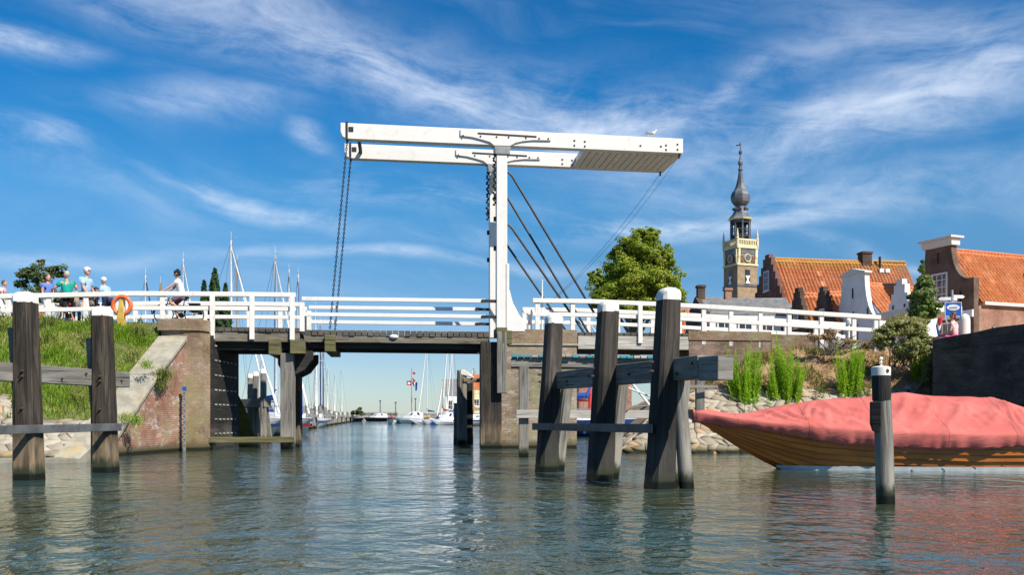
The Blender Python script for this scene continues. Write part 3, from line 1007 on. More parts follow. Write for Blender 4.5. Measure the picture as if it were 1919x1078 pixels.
rs = wthing('bridge_span', tuple(B(5, 1.4, 0)), 'short fixed span with pale bleached side beams behind the dark timber piles', 'bridge span')
planks(2.9, 7.2, -.1, 2.95, 4.26, 4.38, .24, .02).build('deck_planks', M['deckwood'], rs)
for w_ in (-.04, 2.85):
    mb = MB(); mb.beam(B(2.9, w_, 4.0), B(7.2, w_, 4.0), .2, .5); mb.build('side_beam', M['palewood'], rs, bevel=.01)
mb = MB()
for w_ in (.5, 1.4, 2.3): mb.beam(B(2.85, w_, 3.98), B(7.25, w_, 3.98), .25, .45)
mb.build('girders', M['deckwood'], rs)

# ---------------------------------------------------------------- the drawbridge: portal, balance beams, leaf
db = wthing('drawbridge', tuple(B(0, 1.3, 4.4)), 'white wooden drawbridge with tall portal, paired balance beams and lowered leaf', 'drawbridge')
for w_ in (0, 2.6):
    zt = 11.32
    mb = MB(); mb.beam(B(0, w_, 4.35), B(0, w_, zt - .1), .40, .42, up=T_); col = mb.build('column', M['white'], db, bevel=.02)
    mb = MB(); mb.prism([B(.19, w_ - .17, 4.38), B(.86, w_ - .17, 4.38), B(.86, w_ - .17, 4.75), B(.66, w_ - .17, 5.0), B(.42, w_ - .17, 5.45), B(.30, w_ - .17, 5.9), B(.19, w_ - .17, 6.1)], T_ * .34)
    mb.build('foot_brace', M['white'], db, bevel=.015)
    mb = MB(); mb.prism([B(.16, w_ - .24, 4.38), B(.27, w_ - .24, 4.38), B(.27, w_ - .24, 6.9), B(.16, w_ - .24, 6.9)], T_ * .48); mb.build('side_plank', M['white'], db, bevel=.01)
    mb = MB(); mb.prism([B(-.25, w_ - .26, zt - .34), B(.29, w_ - .26, zt - .34), B(.33, w_ - .26, zt - .05), B(-.29, w_ - .26, zt - .05)], T_ * .52); mb.build('beam_shoe', M['greyiron'], db, bevel=.02)
    mb = MB()   # balance beam, its far end cut round
    mb.prism([B(-5.93, w_ - .17, 11.95), B(-5.93, w_ - .17, 11.62), B(-5.86, w_ - .17, 11.45), B(-5.72, w_ - .17, 11.37), B(6.97, w_ - .17, 11.27), B(6.97, w_ - .17, 11.83)], T_ * .34)
    bb = mb.build('balance_beam', M['white'], db, bevel=.015)
    mb = MB()   # bolted cheek plates with curved undersides
    for sg in (-1, 1):
        w0 = w_ + sg * .2 - .03
        up = [(-1.55, 11.86), (1.85, 11.80), (1.85, 11.56)]
        lo = [(1.2, 11.55), (.8, 11.5), (.5, 11.42), (.3, 11.3), (-.3, 11.3), (-.45, 11.42), (-.75, 11.5), (-1.1, 11.58), (-1.55, 11.62)]
        mb.prism([B(a, w0, z) for a, z in up + lo], T_ * .06)
    mb.build('cheek_plate', M['white'], bb, bevel=.006)
    mb = MB()
    for sg in (-1,):
        w0 = w_ + sg * .2 - .03
        mb.beam(B(-.9, w0 - .01, 11.73), B(1.3, w0 - .01, 11.68), .02, .05)
        for a in (-1.45, -.8, -.2, .25, .9, 1.4, 1.75):
            mb.box(B(a, w0 - .012, 11.62), (.05, .02, .05), BA)
        for a, z in ((2.75, 11.6), (2.75, 11.42), (3.15, 11.58), (3.15, 11.4), (5.3, 11.5), (6.1, 11.5), (6.3, 11.55), (6.3, 11.38), (6.75, 11.6), (6.75, 11.4)):
            mb.box(B(a, w_ - .172, z), (.06, .03, .06), BA)
    build_each(mb, 'bolt', M['rust'], bb)
    mb = MB()
    mb.box(B(-5.55, w_ - .16, 11.72), (.17, .06, .17), BA)
    mb.box(B(-5.70, w_, 11.66), (.07, .40, .66), BA)
    mb.build('end_strap', M['iron'], bb)
    # lifting chain of oval links
    p0, p1 = B(-5.70, w_ - .02, 11.33), B(-6.32, w_ - .02, 4.42)
    mb = MB(); L = (p1 - p0).length; n = 80; d = (p1 - p0) / n; dn = d.normalized()
    for i in range(n):
        c = p0 + d * (i + .5); sd_ = A_ if i % 2 else T_
        ring = [c + dn * (math.sin(a) * d.length * .66) + sd_ * (math.cos(a) * .032) for a in [2 * math.pi * q / 8 for q in range(8)]]
        mb.tube(ring, .014, 4, closed=True)
    mb.build('lifting_chain', M['iron'], db)
    for (zt_, sb) in ((10.42, 4.05), (7.95 + .5, 3.2)):
        mb = MB(); mb.tube([B(.05, w_ + .1, zt_), B(.28, w_ + .1, zt_ - .02), B(.42, w_ + .1, zt_ - .16), B(sb, w_ + .1, 4.35)], .045, 8); mb.build('stay_rod', M['iron'], db, smooth=True)
    mb = MB()   # hand chain hanging in a bunch beside the column
    for q in range(26):
        z = 11.0 - q * .075
        mb.ball(B(-.27 + .04 * math.sin(q * 1.9), w_ - .1 + .05 * math.cos(q * 2.3), z), (.05, .05, .05), 6, 4)
    hc_ = mb.build('hand_chain', M['iron'], db)
    for z in (8.6, 9.4, 7.5): mb = MB(); mb.box(B(-.23, w_, z), (.12, .14, .16), BA); mb.build('cleat', M['iron'], db)
    mb = MB(); e = B(6.85, w_ - .05, 11.2)
    mb.box(e, (.06, .06, .2), BA); mb.build('rope_eye', M['iron'], bb)
    mb = MB(); q0 = e; q1 = B(2.1, w_ - .05, 5.7)
    mb.tube([q0.lerp(q1, t) + V((0, 0, -.35 * 4 * t * (1 - t))) for t in np.linspace(0, 1, 9)], .007, 5); mb.build('pull_rope', M['iron'], db)
mb = MB(); mb.beam(B(0, .2, 10.75), B(0, 2.4, 10.75), .3, .34); mb.build('portal_crossbeam', M['white'], db, bevel=.015)
mb = MB(); mb.beam(B(-5.3, .1, 11.62), B(-5.3, 2.5, 11.62), .12, .12); mb.build('spreader', M['iron'], db)
# counterweight box between the beams
mb = MB()
n = 14
for i in range(n):
    s0 = 3.2 + i * (6.9 - 3.2) / n; s1 = 3.2 + (i + 1) * (6.9 - 3.2) / n - .03
    mb.beam(B((s0 + s1) / 2, .175, 11.37 - .03 - i * .006), B((s0 + s1) / 2, 2.425, 11.37 - .03 - i * .006), s1 - s0, .06)
cb = mb.build('counterweight_floor', M['white'], db, bevel=.006)
mb = MB(); mb.prism([B(3.3, .18, 11.42), B(6.9, .18, 11.39), B(6.9, 2.42, 11.39), B(3.3, 2.42, 11.42)], (0, 0, .3)); mb.build('counterweight_box', M['white'], db)
mb = MB(); mb.beam(B(6.95, .0, 11.32), B(6.95, 2.75, 11.32), .1, .12); mb.build('end_bar', M['white'], db, bevel=.01)
# leaf
planks(-7.2, -.45, -.1, 2.75, 4.16, 4.36, .22, .025).build('leaf_planks', M['deckwood'], db)
for w_ in (-.02, 2.65):
    mb = MB(); mb.beam(B(-7.25, w_, 4.04), B(-.45, w_, 4.02), .16, .24); mb.build('leaf_edge_beam', M['fascia'], db, bevel=.01)
mb = MB()
for w_ in (.2, 1.3, 2.4): mb.beam(B(-7.3, w_, 3.82), B(-.4, w_, 3.80), .22, .2)
mb.build('leaf_girders', M['tar_shade'], db)
mb = MB(); mb.beam(B(-6.3, -.36, 3.86), B(-6.3, 3.0, 3.86), .38, .6); mb.build('lifting_beam', M['greenwood'], db, bevel=.02)
mb = MB(); mb.ball(B(-4.0, -.14, 4.14), (.17, .07, .08), 12, 8); mb.build('lantern', M['white_worn'], db, smooth=True)
for w_ in (-.04, 2.68):
    for z0, z1 in ((5.50, 5.52), (4.93, 4.93)):
        mb = MB(); mb.beam(B(-7.33, w_, z0), B(-.6, w_, z1), .1, .14); r_ = mb.build('leaf_rail', M['white'], db, bevel=.01)
        mb = MB(); mb.beam(B(-.75, w_ - .02, z1), B(-.2, w_ - .02, z1 - .01), .15, .10); mb.build('hinge_strap', M['iron'], r_)
    mb = MB(); mb.beam(B(-7.32, w_, 4.3), B(-7.32, w_, 5.36), .18, .14, up=T_); mb.build('leaf_post', M['white'], db, bevel=.01)


# ---------------------------------------------------------------- railings
def railing(label, zpts, posts, w_, spans, mid=.60, extra=None):
    """zpts: (s, top z) along the top rail; posts: s values; spans: (s0, s1) where posts hang down over the side beams"""
    ss = [p[0] for p in zpts]; zs = [p[1] for p in zpts]
    rt = wthing('railing', tuple(B(sum(ss) / len(ss), w_, 4.4)), label, 'railing', 'white railings along the bridge road')
    def zz(s): return float(np.interp(s, ss, zs))
    for nm, dz, h in (('top_rail', -.085, .165), ('mid_rail', -mid, .15)):
        mb = MB()
        for i in range(len(zpts) - 1):
            mb.beam(B(ss[i], w_, zs[i] + dz), B(ss[i + 1], w_, zs[i + 1] + dz), .13 if dz < -.3 else .2, h)
        mb.build(nm, M['white'], rt, bevel=.012)
    for s in posts:
        z1 = zz(s) - .17
        hang = any(a <= s <= b for a, b in spans)
        mb = MB(); off = -.1 if hang and w_ < 1 else 0
        mb.beam(B(s, w_ + off, 3.98 if hang else zz(s) - 1.55), B(s, w_ + off, z1), .17, .12, up=T_); mb.build('post', M['white'], rt, bevel=.012)
    return rt

lz = [(S(-60), 5.42), (S(0), 5.50), (S(150), 5.60), (S(250), 5.67), (S(400), 5.70), (S(555), 5.71)]
railing('near white railing on the grassy side, the orange lifebuoy hangs in front of it', lz, [S(p) for p in (-50, 18, 93, 163, 235, 306, 400, 474, 549)], -.06, [(-10.9, -7)])
railing('far white railing on the grassy side, behind the people and cyclists', lz, [S(p) + .9 for p in (-50, 18, 93, 163, 235, 306, 396, 460)] + [-7.5], 2.86, [])
rz = [(S(998), 5.64), (S(1110), 5.64), (S(1240), 5.57), (S(1330), 5.50), (S(1450), 5.39), (S(1540), 5.29), (S(1648), 5.18)]
railing('near white railing at the town end, running down behind the weeds to the bush', rz, [S(p) for p in (1007, 1073, 1135, 1198, 1257, 1318, 1369, 1424, 1478, 1538, 1599, 1640)], -.06, [(2.9, 7.3)])
railing('far white railing at the town end, in front of the slate roofed house', rz, [S(p) + .55 for p in (975, 1040, 1105, 1165, 1235, 1290, 1340, 1395, 1450, 1505, 1565, 1610)], 2.86, [])
mb = MB(); mb.beam(B(.9, .5, 5.2), B(2.0, .5, 5.2), .1, .14); mb.beam(B(1.15, .5, 4.4), B(1.15, .5, 5.15), .14, .1, up=T_)
tag(mb.build('short_barrier', M['white'], origin=B(1.4, .5, 4.4), bevel=.01), 'short white barrier rail at the foot of the white portal column', 'barrier')
mb = MB(); mb.tube([B(1.55, .0, 4.3), B(1.55, 0, 6.3)], [.04, .025], 8); mb.ball(B(1.55, 0, 6.32), .035, 8, 6)
tag(mb.build('pole', M['white'], origin=B(1.55, 0, 4.3), smooth=True), 'thin white pole at the end of the town railing beside the portal', 'pole')
# ---------------------------------------------------------------- timber fenders
def pile(parent, x, y, zt, w0, w1, rot, lean=(0, 0), cap=True, mat='tar', name='pile', capmat='white_worn'):
    """square tapered pile with chamfered edges; w0 at the water, w1 at the top"""
    mb = MB(); ca, sa = math.cos(rot), math.sin(rot)
    def ring(z, w):
        t = z / zt; c = V((x + lean[0] * t, y + lean[1] * t, z)); ch = w * .16; h = w / 2
        out = []
        for (a, b) in [(h, -h + ch), (h, h - ch), (h - ch, h), (-h + ch, h), (-h, h - ch), (-h, -h + ch), (-h + ch, -h), (h - ch, -h)]:
            out.append(c + V((ca * a - sa * b, sa * a + ca * b, 0)))
        return out
    zs = [z for z in (-2.2, 0, .6, 1.2, 1.9, 2.6) if z < zt - .3] + [zt - (.20 if cap else 0)]
    rings = []
    for z in zs:
        w_ = w0 + (w1 - w0) * max(0, z) / zt
        rings.append([p + V((random.uniform(-.008, .008), random.uniform(-.008, .008), 0)) for p in ring(z, w_)])
    b0 = len(mb.v); mb.loft(rings)
    # grain coordinates: along the pile
    for fi, f in enumerate(mb.f):
        if len(f) == 4:
            k = min(i - b0 for i in f) % 8
            q = []
            for i in f:
                r_, kk = divmod(i - b0, 8)
                if k == 0 and kk == 7: kk = -1
                q.append((zs[r_], kk * w0 * .5 + x))
            mb.uv[fi] = q
    o = mb.build(name, M[mat], parent)
    if cap:
        mb = MB(); ww = w1 * 1.03
        rs = [(zt - .215, ww), (zt - .10, ww), (zt - .045, ww * .86), (zt - .01, ww * .55), (zt + .005, ww * .15)]
        mb.loft([ring(z, q) for z, q in rs]); mb.build('cap', M[capmat], o, smooth=True)
    return o


def bolts(pts, nrm, parent, r=.026):
    mb = MB(); n = V(nrm).normalized()
    for p in pts:
        p = V(p); mb.tube([p - n * .03, p + n * .02, p + n * .021, p + n * .05], [r, r * .9, r * .5, r * .45], 8)
    return build_each(mb, 'bolt', M['rust'], parent)


lf = wthing('timber_fender', (-9, 18.8, 0), 'white capped dark piles with a grey waler, left, before the grass bank', 'fender')
p1, p2 = V((-9.13, 17.65, 0)), V((-8.71, 20.0, 0)); rd = (p2 - p1).normalized(); pn = V((-rd.y, rd.x, 0)); ra_ = math.atan2(rd.y, rd.x)
p0 = p1 - rd * 2.6
for q in (p1, p2, p0):
    pile(lf, q.x, q.y, 3.56, .47, .36, ra_ + .06, lean=(-.07, 0))
    b_ = q + pn * .44 + rd * .25
    pile(lf, b_.x + .22, b_.y, 2.9, .30, .25, ra_, lean=(-.24, 0), cap=False, mat='greywood', name='back_pile')
wl0 = p1 - rd * 4.4 + pn * .31; wl1 = p2 + rd * 1.22 + pn * .31
mb = MB(); mb.beam(wl0 + V((0, 0, 2.03)), wl1 + V((0, 0, 2.03)), .24, .35); wa = mb.build('waler', M['greywood'], lf, bevel=.015)
bolts([p1 + rd * t - pn * -.185 + V((0, 0, z)) for t, z in ((-.75, 2.08), (.45, 2.12), (1.2, 1.96), (1.98, 2.1), (2.75, 2.08), (3.25, 2.0))], -pn, wa)
mb = MB(); mb.beam(p1 - rd * 4 - pn * .26 + V((0, 0, .95)), p2 + rd * .18 - pn * .25 + V((0, 0, .97)), .05, .16); mb.build('strap', M['strap'], lf, bevel=.01)
bolts([q + V((.03, 0, 0)) - rd * .24 + V((0, 0, z)) for q in (p1, p2) for z in (1.95, 1.35, 2.05)], -rd, lf)

rf = wthing('timber_fender', (1.6, 17.8, 0), 'three white capped dark piles with a heavy waler before the brick pier', 'fender')
q1, q2, q3 = V((.75, 20.2, 0)), V((1.65, 17.5, 0)), V((2.46, 15.55, 0)); rd = (q3 - q1).normalized(); pn = V((-rd.y, rd.x, 0)); rr = math.atan2(rd.y, rd.x)
for q, zt in ((q1, 3.42), (q2, 3.37), (q3, 3.35)):
    pile(rf, q.x, q.y, zt, .43, .33, rr, lean=(.16, .02), mat='tar_dark_foot')
    b_ = q + pn * .44 - rd * .30
    pile(rf, b_.x - .06, b_.y, 1.85, .25, .22, rr, lean=(.22, 0), cap=False, mat='greywood', name='back_pile')
for (a, b) in ((-.45, .0), (0, 1)):
    pass
mb = MB(); mb.beam(q1 - rd * .55 + pn * .27 + V((0, 0, 1.98)), q3 + rd * .95 + pn * .27 + V((0, 0, 1.98)), .26, .37); wa = mb.build('waler', M['greywood'], rf, bevel=.02)
mb = MB(); mb.beam(q3 + rd * .98 + pn * .27 + V((0, 0, 1.95)), q3 + rd * 1.55 + pn * .27 + V((0, 0, 1.94)), .28, .38); mb.build('waler_end', M['greywood'], rf, bevel=.02)
bolts([q1 + rd * t + pn * .14 + V((0, 0, z)) for t, z in ((.8, 1.93), (1.9, 2.0), (2.4, 2.06), (3.6, 1.96), (4.55, 2.06), (5.3, 1.9), (5.75, 2.05))], -pn, wa)
mb = MB(); mb.beam(q1 - rd * .25 - pn * .22 + V((0, 0, .98)), q3 + rd * .15 - pn * .23 + V((0, 0, 1.0)), .05, .15); mb.build('strap', M['strap'], rf, bevel=.01)
bolts([q + V((.06, 0, 0)) - pn * .22 + V((0, 0, z)) for q in (q1, q2, q3) for z in (1.95, 2.1)], -pn, rf)
mb = MB(); mb.tube([(3.0, 15.45, -2), (2.90, 15.5, 0), (2.83, 15.53, 1.0), (2.76, 15.58, 1.9)], [.125, .125, .12, .11], 14); mb.build('round_pile', M['greywood'], rf, smooth=True)

sp = wthing('mooring_pile', (5.12, 12.8, 0), 'single round grey mooring pile with rusty white cap before the red covered boat', 'pile')
mb = MB(); mb.tube([(5.15, 12.8, -2), (5.12, 12.8, 0), (5.10, 12.8, .8), (5.07, 12.8, 1.55)], [.128, .124, .12, .118], 16); mb.build('shaft', M['greywood'], sp, smooth=True)
mb = MB(); mb.tube([(5.068, 12.8, 1.42), (5.062, 12.8, 1.64), (5.058, 12.8, 1.79)], [.124, .123, .122], 16); mb.build('tarred_top', M['tar_shade'], sp, smooth=True)
mb = MB(); mb.lathe([(.125, 1.76), (.128, 1.84), (.126, 1.875), (.10, 1.885), (.02, 1.895)], (5.058, 12.8, 0), 18); cp = mb.build('cap', M['white_worn'], sp, smooth=True)
mb = MB(); mb.lathe([(.03, 1.89), (.012, 1.90), (.012, 1.93), (.028, 1.945), (.012, 1.96), (.012, 1.975), (.03, 1.985), (.02, 2.01), (.004, 2.02)], (5.058, 12.8, 0), 10); mb.build('knob', M['white_worn'], cp, smooth=True)
mb = MB(); mb.ball((5.095, 12.678, 1.82), (.028, .006, .03), 8, 6); mb.build('rust_patch', M['rust'], cp)
mb = MB(); mb.prism([(4.875, 12.7, 1.40), (4.99, 12.62, 1.40), (4.99, 12.62, 1.06), (4.95, 12.64, .98), (4.90, 12.68, 1.0), (4.875, 12.7, 1.1)], (.05, .16, 0)); mb.build('rubbing_block', M['tar_shade'], sp, bevel=.01)

# landing walkway behind the right-hand piles
jt = wthing('jetty', (2.2, 27.9, 0), 'narrow landing stage with turquoise flecked planks behind the dark timber piles', 'jetty')
jx0, jx1 = X(958, 27.3), X(1236, 27.6)
cols = []
mb = MB(); mt = MB(); n = 22
for i in range(n):
    x = jx0 + (i + .5) * (jx1 - jx0) / n
    (mt if i in (0, 1, 2, 4, 6, 9, 11, 14, 16, 17, 20) else mb).box((x, 27.95 + random.uniform(-.03, .03), 2.98 - i * .002), ((jx1 - jx0) / n - .03, 1.3, .07))
mb.build('planks', M['palewood'], jt); mt.build('painted_planks', M['turq'], jt)
mb = MB(); mb.beam((jx0, 27.45, 2.78), (jx1, 27.5, 2.74), .14, .24); mb.build('side_beam', M['greywood'], jt, bevel=.01)
mb = MB(); mb.beam((jx0, 28.45, 2.78), (jx1, 28.5, 2.74), .14, .24); mb.build('side_beam', M['greywood'], jt, bevel=.01)
mb = MB(); mb.beam((X(968, 27.2), 27.2, 1.27), (X(1232, 27.3), 27.3, 1.26), .14, .235); mb.build('low_beam', M['palewood'], jt, bevel=.01)
for x, y in ((X(982, 27.4), 27.4), (X(982, 27.4), 28.5), (X(1148, 27.4), 27.4), (X(1148, 27.4), 28.5), (X(1230, 27.4), 27.45)):
    mb = MB(); mb.beam((x, y, -2), (x, y, 2.68), .28, .26, up=(0, 1, 0)); mb.build('post', M['greywood'], jt, bevel=.012)
mb = MB(); mb.beam((X(1312, 31.7), 31.7, .9), (X(1312, 31.7), 31.7, 2.75), .28, .26, up=(0, 1, 0)); mb.beam((X(1240, 31.2), 31.2, 2.2), (X(1345, 31.4), 31.4, 2.2), .1, .1)
tag(mb.build('wooden_post', M['greywood'], origin=(X(1312, 31.7), 31.7, 1), bevel=.012), 'square brown grey post on the rubble slope, under the end of the heavy waler', 'post')
mb = MB(); mb.tube([(X(1162, 24), 24, Z(722, 24)), (X(1225, 29), 29, Z(746, 29)), (X(1262, 31.5), 31.5, Z(758, 31.5))], .025, 6)
tag(mb.build('mooring_rope', M['white_cloth'], origin=(X(1225, 29), 29, Z(746, 29))), 'pale taut mooring line running up to the rubble slope behind the dark piles', 'rope')

# piles on the far side of the opening
tp = wthing('pile_cluster', (X(482, 45), 45, 0), 'three grey piles with white caps bolted together, seen under the left span', 'piles')
for px, py in ((470, 701), (480, 697), (494, 692)):
    d = 45 + (px - 470) * -.06
    pile(tp, X(px, d), d, Z(py, d), .31, .27, .2, mat='greywood', capmat='white')
    pile(tp, X(px, d) + .12, d + .7, 1.9, .28, .25, .2, lean=(-.1, -.5), cap=False, mat='greywood', name='back_pile')
mb = MB(); mb.beam((X(456, 44.7), 44.7, Z(757, 44.7)), (X(502, 43.5), 43.5, Z(755, 43.5)), .4, .42); mb.build('waler', M['greywood'], tp, bevel=.02)
bp = wthing('timber_fender', (X(870, 41), 41, 0), 'weathered piles with a pale split top, beyond the pier in the channel', 'fender')
pile(bp, X(866, 40), 40, Z(694, 40), .42, .36, .3, cap=False, mat='greywood')
pile(bp, X(880, 42), 42, Z(760, 42), .34, .32, .1, cap=False, mat='tar')
pile(bp, X(858, 40.3), 40.3, Z(756, 40.3), .34, .3, .1, cap=False, mat='greywood')
pile(bp, X(880, 41), 41, Z(718, 41), .30, .3, .1, cap=False, mat='tar_shade')
mb = MB(); mb.prism([(X(860, 40), 39.8, Z(694, 40)), (X(872, 40), 39.8, Z(694, 40)), (X(888, 40), 39.8, Z(706, 40)), (X(888, 40), 39.8, Z(709, 40)), (X(862, 40), 39.8, Z(702, 40))], (0, .4, 0)); mb.build('cap', M['white_worn'], bp, bevel=.02)
mb = MB(); mb.beam((X(866, 40), 40, Z(713, 40)), (X(915, 40), 40.4, Z(713, 40)), .5, .16); mb.build('cross_plank', M['fascia'], bp, bevel=.01)

# ---------------------------------------------------------------- the covered boat
BX, BY = X(1303, 21.4), 21.4
bt = wthing('wooden_boat', (BX + 5, BY, 0), 'varnished clinker boat under a faded red canvas cover, white band at its waterline', 'boat')
st_x = np.array([0, .25, .5, 1.0, 1.5, 1.95, 2.6, 4, 6, 8, 10, 11])
def at(x, vals): return float(np.interp(x, st_x, vals))
v_sh = [1.27, 1.22, 1.17, 1.09, 1.03, .98, .92, .83, .76, .78, .86, .90]
v_kl = [1.10, .97, .80, .47, .20, -.03, -.28, -.42, -.5, -.5, -.42, -.3]
v_hb = [.03, .12, .22, .42, .60, .74, .92, 1.14, 1.27, 1.25, 1.08, .95]
v_p = [1.0, .95, .9, .8, .7, .62, .5, .36, .3, .3, .34, .36]
sx = np.concatenate([np.arange(0, 2.6, .13), np.arange(2.6, 11.01, .35)])
NS = 9
def hull_pt(x, f, side, out=0.0):
    """f: 0 at the sheer, 1 at the keel"""
    zs, zk, hb, p = at(x, v_sh), at(x, v_kl), at(x, v_hb), at(x, v_p)
    z = zs + (zk - zs) * f
    return V((BX + x, BY + side * (hb * (1 - f) ** p + out), z))
rings = []
for x in sx:
    left = []
    for i in range(NS):
        f0, f1 = i / NS, (i + 1) / NS
        k = min(1, at(x, v_hb) / .5)
        left.append((f0, .0)); left.append((f1 - .004, .032 * k if i < NS - 1 else 0))
    ring = [hull_pt(x, f, -1, o) for f, o in left] + [hull_pt(x, f, 1, o) for f, o in reversed(left)]
    rings.append(ring)
mb = MB(); mb.loft(rings)
NR = len(rings[0]); fv = [f for i in range(NS) for f in (i, i + 1)]; fv = fv + fv[::-1]
for fi, f in enumerate(mb.f):         # u along the boat, v counts the strakes
    if len(f) == 4:
        ks = [i % NR for i in f]; mid = sum(fv[k] for k in ks) / 4; st_ = math.floor(mid)
        mb.uv[fi] = [(sx[i // NR], st_ + min(1, max(0, fv[i % NR] - st_)) * .999) for i in f]
mb.build('hull', M['hullwood'], bt)
mb = MB(); rg = []
for x in sx[sx >= 1.75]:
    zs, zk = at(x, v_sh), at(x, v_kl)
    ring = []
    fs = [(zs - z) / (zs - zk) for z in (.095, .05, 0, max(-.12, zk + .02))]
    fs = [min(max(f, 0), .985) for f in fs]
    ys_ = max(abs(hull_pt(x, f, -1, .045).y - BY) for f in fs[:1])
    zs_ = [hull_pt(x, f, -1).z for f in fs]
    rg.append([V((BX + x, BY - ys_ + .004 * i, z)) for i, z in enumerate(zs_)] + [V((BX + x, BY + ys_ - .004 * i, z)) for i, z in reversed(list(enumerate(zs_)))])
mb.loft(rg, closed_ring=False, caps=False); mb.build('waterline_band', M['band_grey'], bt)
c_r = ([0, .2, .35, .8, 1.2, 1.6, 2.2, 2.8, 4, 4.8, 5.5, 6.5, 6.8, 7.2, 7.6, 8.5, 10, 11.05], [1.31, 1.34, 1.34, 1.27, 1.26, 1.35, 1.48, 1.57, 1.65, 1.735, 1.66, 1.63, 1.65, 1.5, 1.36, 1.3, 1.15, 1.02])
c_e = ([0, .3, .6, 1.1, 2.2, 3, 4.3, 6.4, 8, 10, 11.05], [1.08, 1.04, 1.02, .96, .74, .62, .51, .53, .6, .72, .76])
xs = np.concatenate([np.arange(-.06, 11.06, .04)])
FR = random.Random(4)
FOLDS = [(1.5, .06, 1.1, .05, 1.0), (1.95, .05, .8, .2, 1.02), (2.9, .055, 1.4, .05, .95), (3.35, .04, 1.0, .3, 1.02), (4.9, .06, -1.3, .05, .9), (5.35, .06, -1.0, .1, .95), (5.9, .05, -.7, .2, 1.02), (6.75, .07, .25, .02, 1.02), (7.15, .06, .2, .1, 1.02), (4.2, .05, 1.6, .1, .8), (8.2, .06, .4, .05, 1.0)]
FOLDS += [(FR.uniform(.6, 10.5), FR.uniform(.015, .04), FR.choice((-1, 1)) * FR.uniform(.3, 1.7), FR.uniform(0, .4), FR.uniform(.7, 1.03)) for _ in range(26)]
FOLDS += [(FR.uniform(1, 10.5), FR.uniform(.012, .03), FR.choice((-1, 1)) * FR.uniform(1.5, 4), FR.uniform(.55, .75), 1.03) for _ in range(14)]
def fold(x, t, s):
    g = .022 * math.sin(5.2 * x + 7 * t + 1.3 * math.sin(2.1 * x) + s) * math.sin(2.6 * t + 1.1 * x)
    for (xc, amp, sl, a, b) in FOLDS:
        if a < t < b:
            d = (x - xc - sl * (t - .1) - .12 * math.sin(5 * t + xc)) / (.045 + .035 * abs(sl))
            g += 1.9 * amp * (math.exp(-abs(d)) - .45 * math.exp(-((d - 1.6) / 1.1) ** 2)) * math.sin(math.pi * (t - a) / (b - a)) ** .7
    return g
rings = []
for x in xs:
    xr = max(x, 0); hb = at(min(xr, 11), v_hb) + .045; zs = at(min(xr, 11), v_sh) + .045
    zr = float(np.interp(xr, *c_r)); ze = float(np.interp(xr, *c_e))
    shrink = 1 if x > 0 else .6
    half = []
    for j in range(23):
        t = j / 15
        if t <= 1:
            y = hb * t; sag = .26 * math.sin(math.pi * t) * min(1, x / 2.5) if x > 0 else 0
            z = zr + (zs - zr) * (t ** 1.25) - sag * .25
            z = max(z, zs)
            half.append((y, z, t))
        else:
            q = (j - 15) / 7
            fe = min(.97, max(0, (at(min(xr, 11), v_sh) - ze) / (at(min(xr, 11), v_sh) - at(min(xr, 11), v_kl)))); yb = (hb - .045) * (1 - fe) ** at(min(xr, 11), v_p) + .05
            ruf = .022 * math.sin(6.1 * x + 2.2 * math.sin(2.3 * x)) * q + .012 * math.sin(17 * x + 3 * math.sin(3.7 * x)) * q
            half.append((hb + (yb - hb) * q ** 1.5 + .015 * math.sin(math.pi * q) + ruf, zs + (ze - .02 - zs) * q + (.016 * math.sin(4.3 * x + 2 * math.sin(1.7 * x)) + .010 * math.sin(13 * x + 3 * math.sin(2.9 * x))) * q, 1.0))
    ring = []
    for sgn in (-1, 1):
        side = []
        for (y, z, t) in half:
            g = fold(x, t, 0 if sgn < 0 else 2) * min(1, max(0, x) / 1.2)
            nz = .75; ny = .6
            side.append(V((BX + x, BY + sgn * (y * shrink + g * ny), z + g * nz * (1 if t < 1 else .1))))
        ring += side[::-1] if sgn < 0 else side[1:]
    rings.append(ring)
mb = MB(); mb.loft(rings, closed_ring=False, caps=False)
co = mb.build('canvas_cover', M['cover'], bt, smooth='all')
so_ = co.modifiers.new('thick', 'SOLIDIFY'); so_.thickness = .012; so_.offset = 1
mb = MB()
for x in np.arange(.55, 11, .62):
    e = hull_pt(x, .02, -1, .07); z = float(np.interp(x, *c_e))
    mb.tube([V((e.x, e.y, z)), V((e.x + .05, e.y + .02, z - .09))], .008, 5)
build_each(mb, 'lashing', M['navy_cloth'], bt)

# ---------------------------------------------------------------- quay wall on the right
qw = wthing('quay_wall', (14.5, 26, 0), 'black tarred quay wall rising behind the red covered boat', 'wall')
def qx(y): return q_wall_x(y)
def quay(y0, y1, z0, z1, out, th):
    mb = MB()
    n = V((-.951, -.308, 0))
    a, b = V((qx(y0), y0, 0)) + n * out, V((qx(y1), y1, 0)) + n * out
    N = 26
    rg = []
    for i in range(N + 1):
        p = a.lerp(b, i / N); dz = random.uniform(-.025, .025)
        zt = z1 + (dz if z1 > 3 else 0) - (.16 * (1 - i / 3) if i < 3 and z1 > 3 else 0)
        rg.append([V((p.x, p.y, z0)), V((p.x, p.y, zt)), V((p.x, p.y, zt)) - n * th, V((p.x, p.y, z0)) - n * th])
    mb.loft(rg)
    return mb
quay(30.0, 9, -2, 3.83, 0, .8).build('wall', M['blackwall'], qw)
mb = MB(); mb.prism([(13.53, 30.02, -2), (16.45, 36.4, -2), (17.2, 36.4, -2), (14.2, 29.9, -2)], (0, 0, 5.76)); mb.build('return_wall', M['blackwall'], qw)
quay(29.9, 9, 1.55, 1.72, .07, .1).build('ledge', M['blackwall'], qw)
quay(29.9, 9, 3.36, 3.46, .04, .1).build('ledge', M['blackwall'], qw)
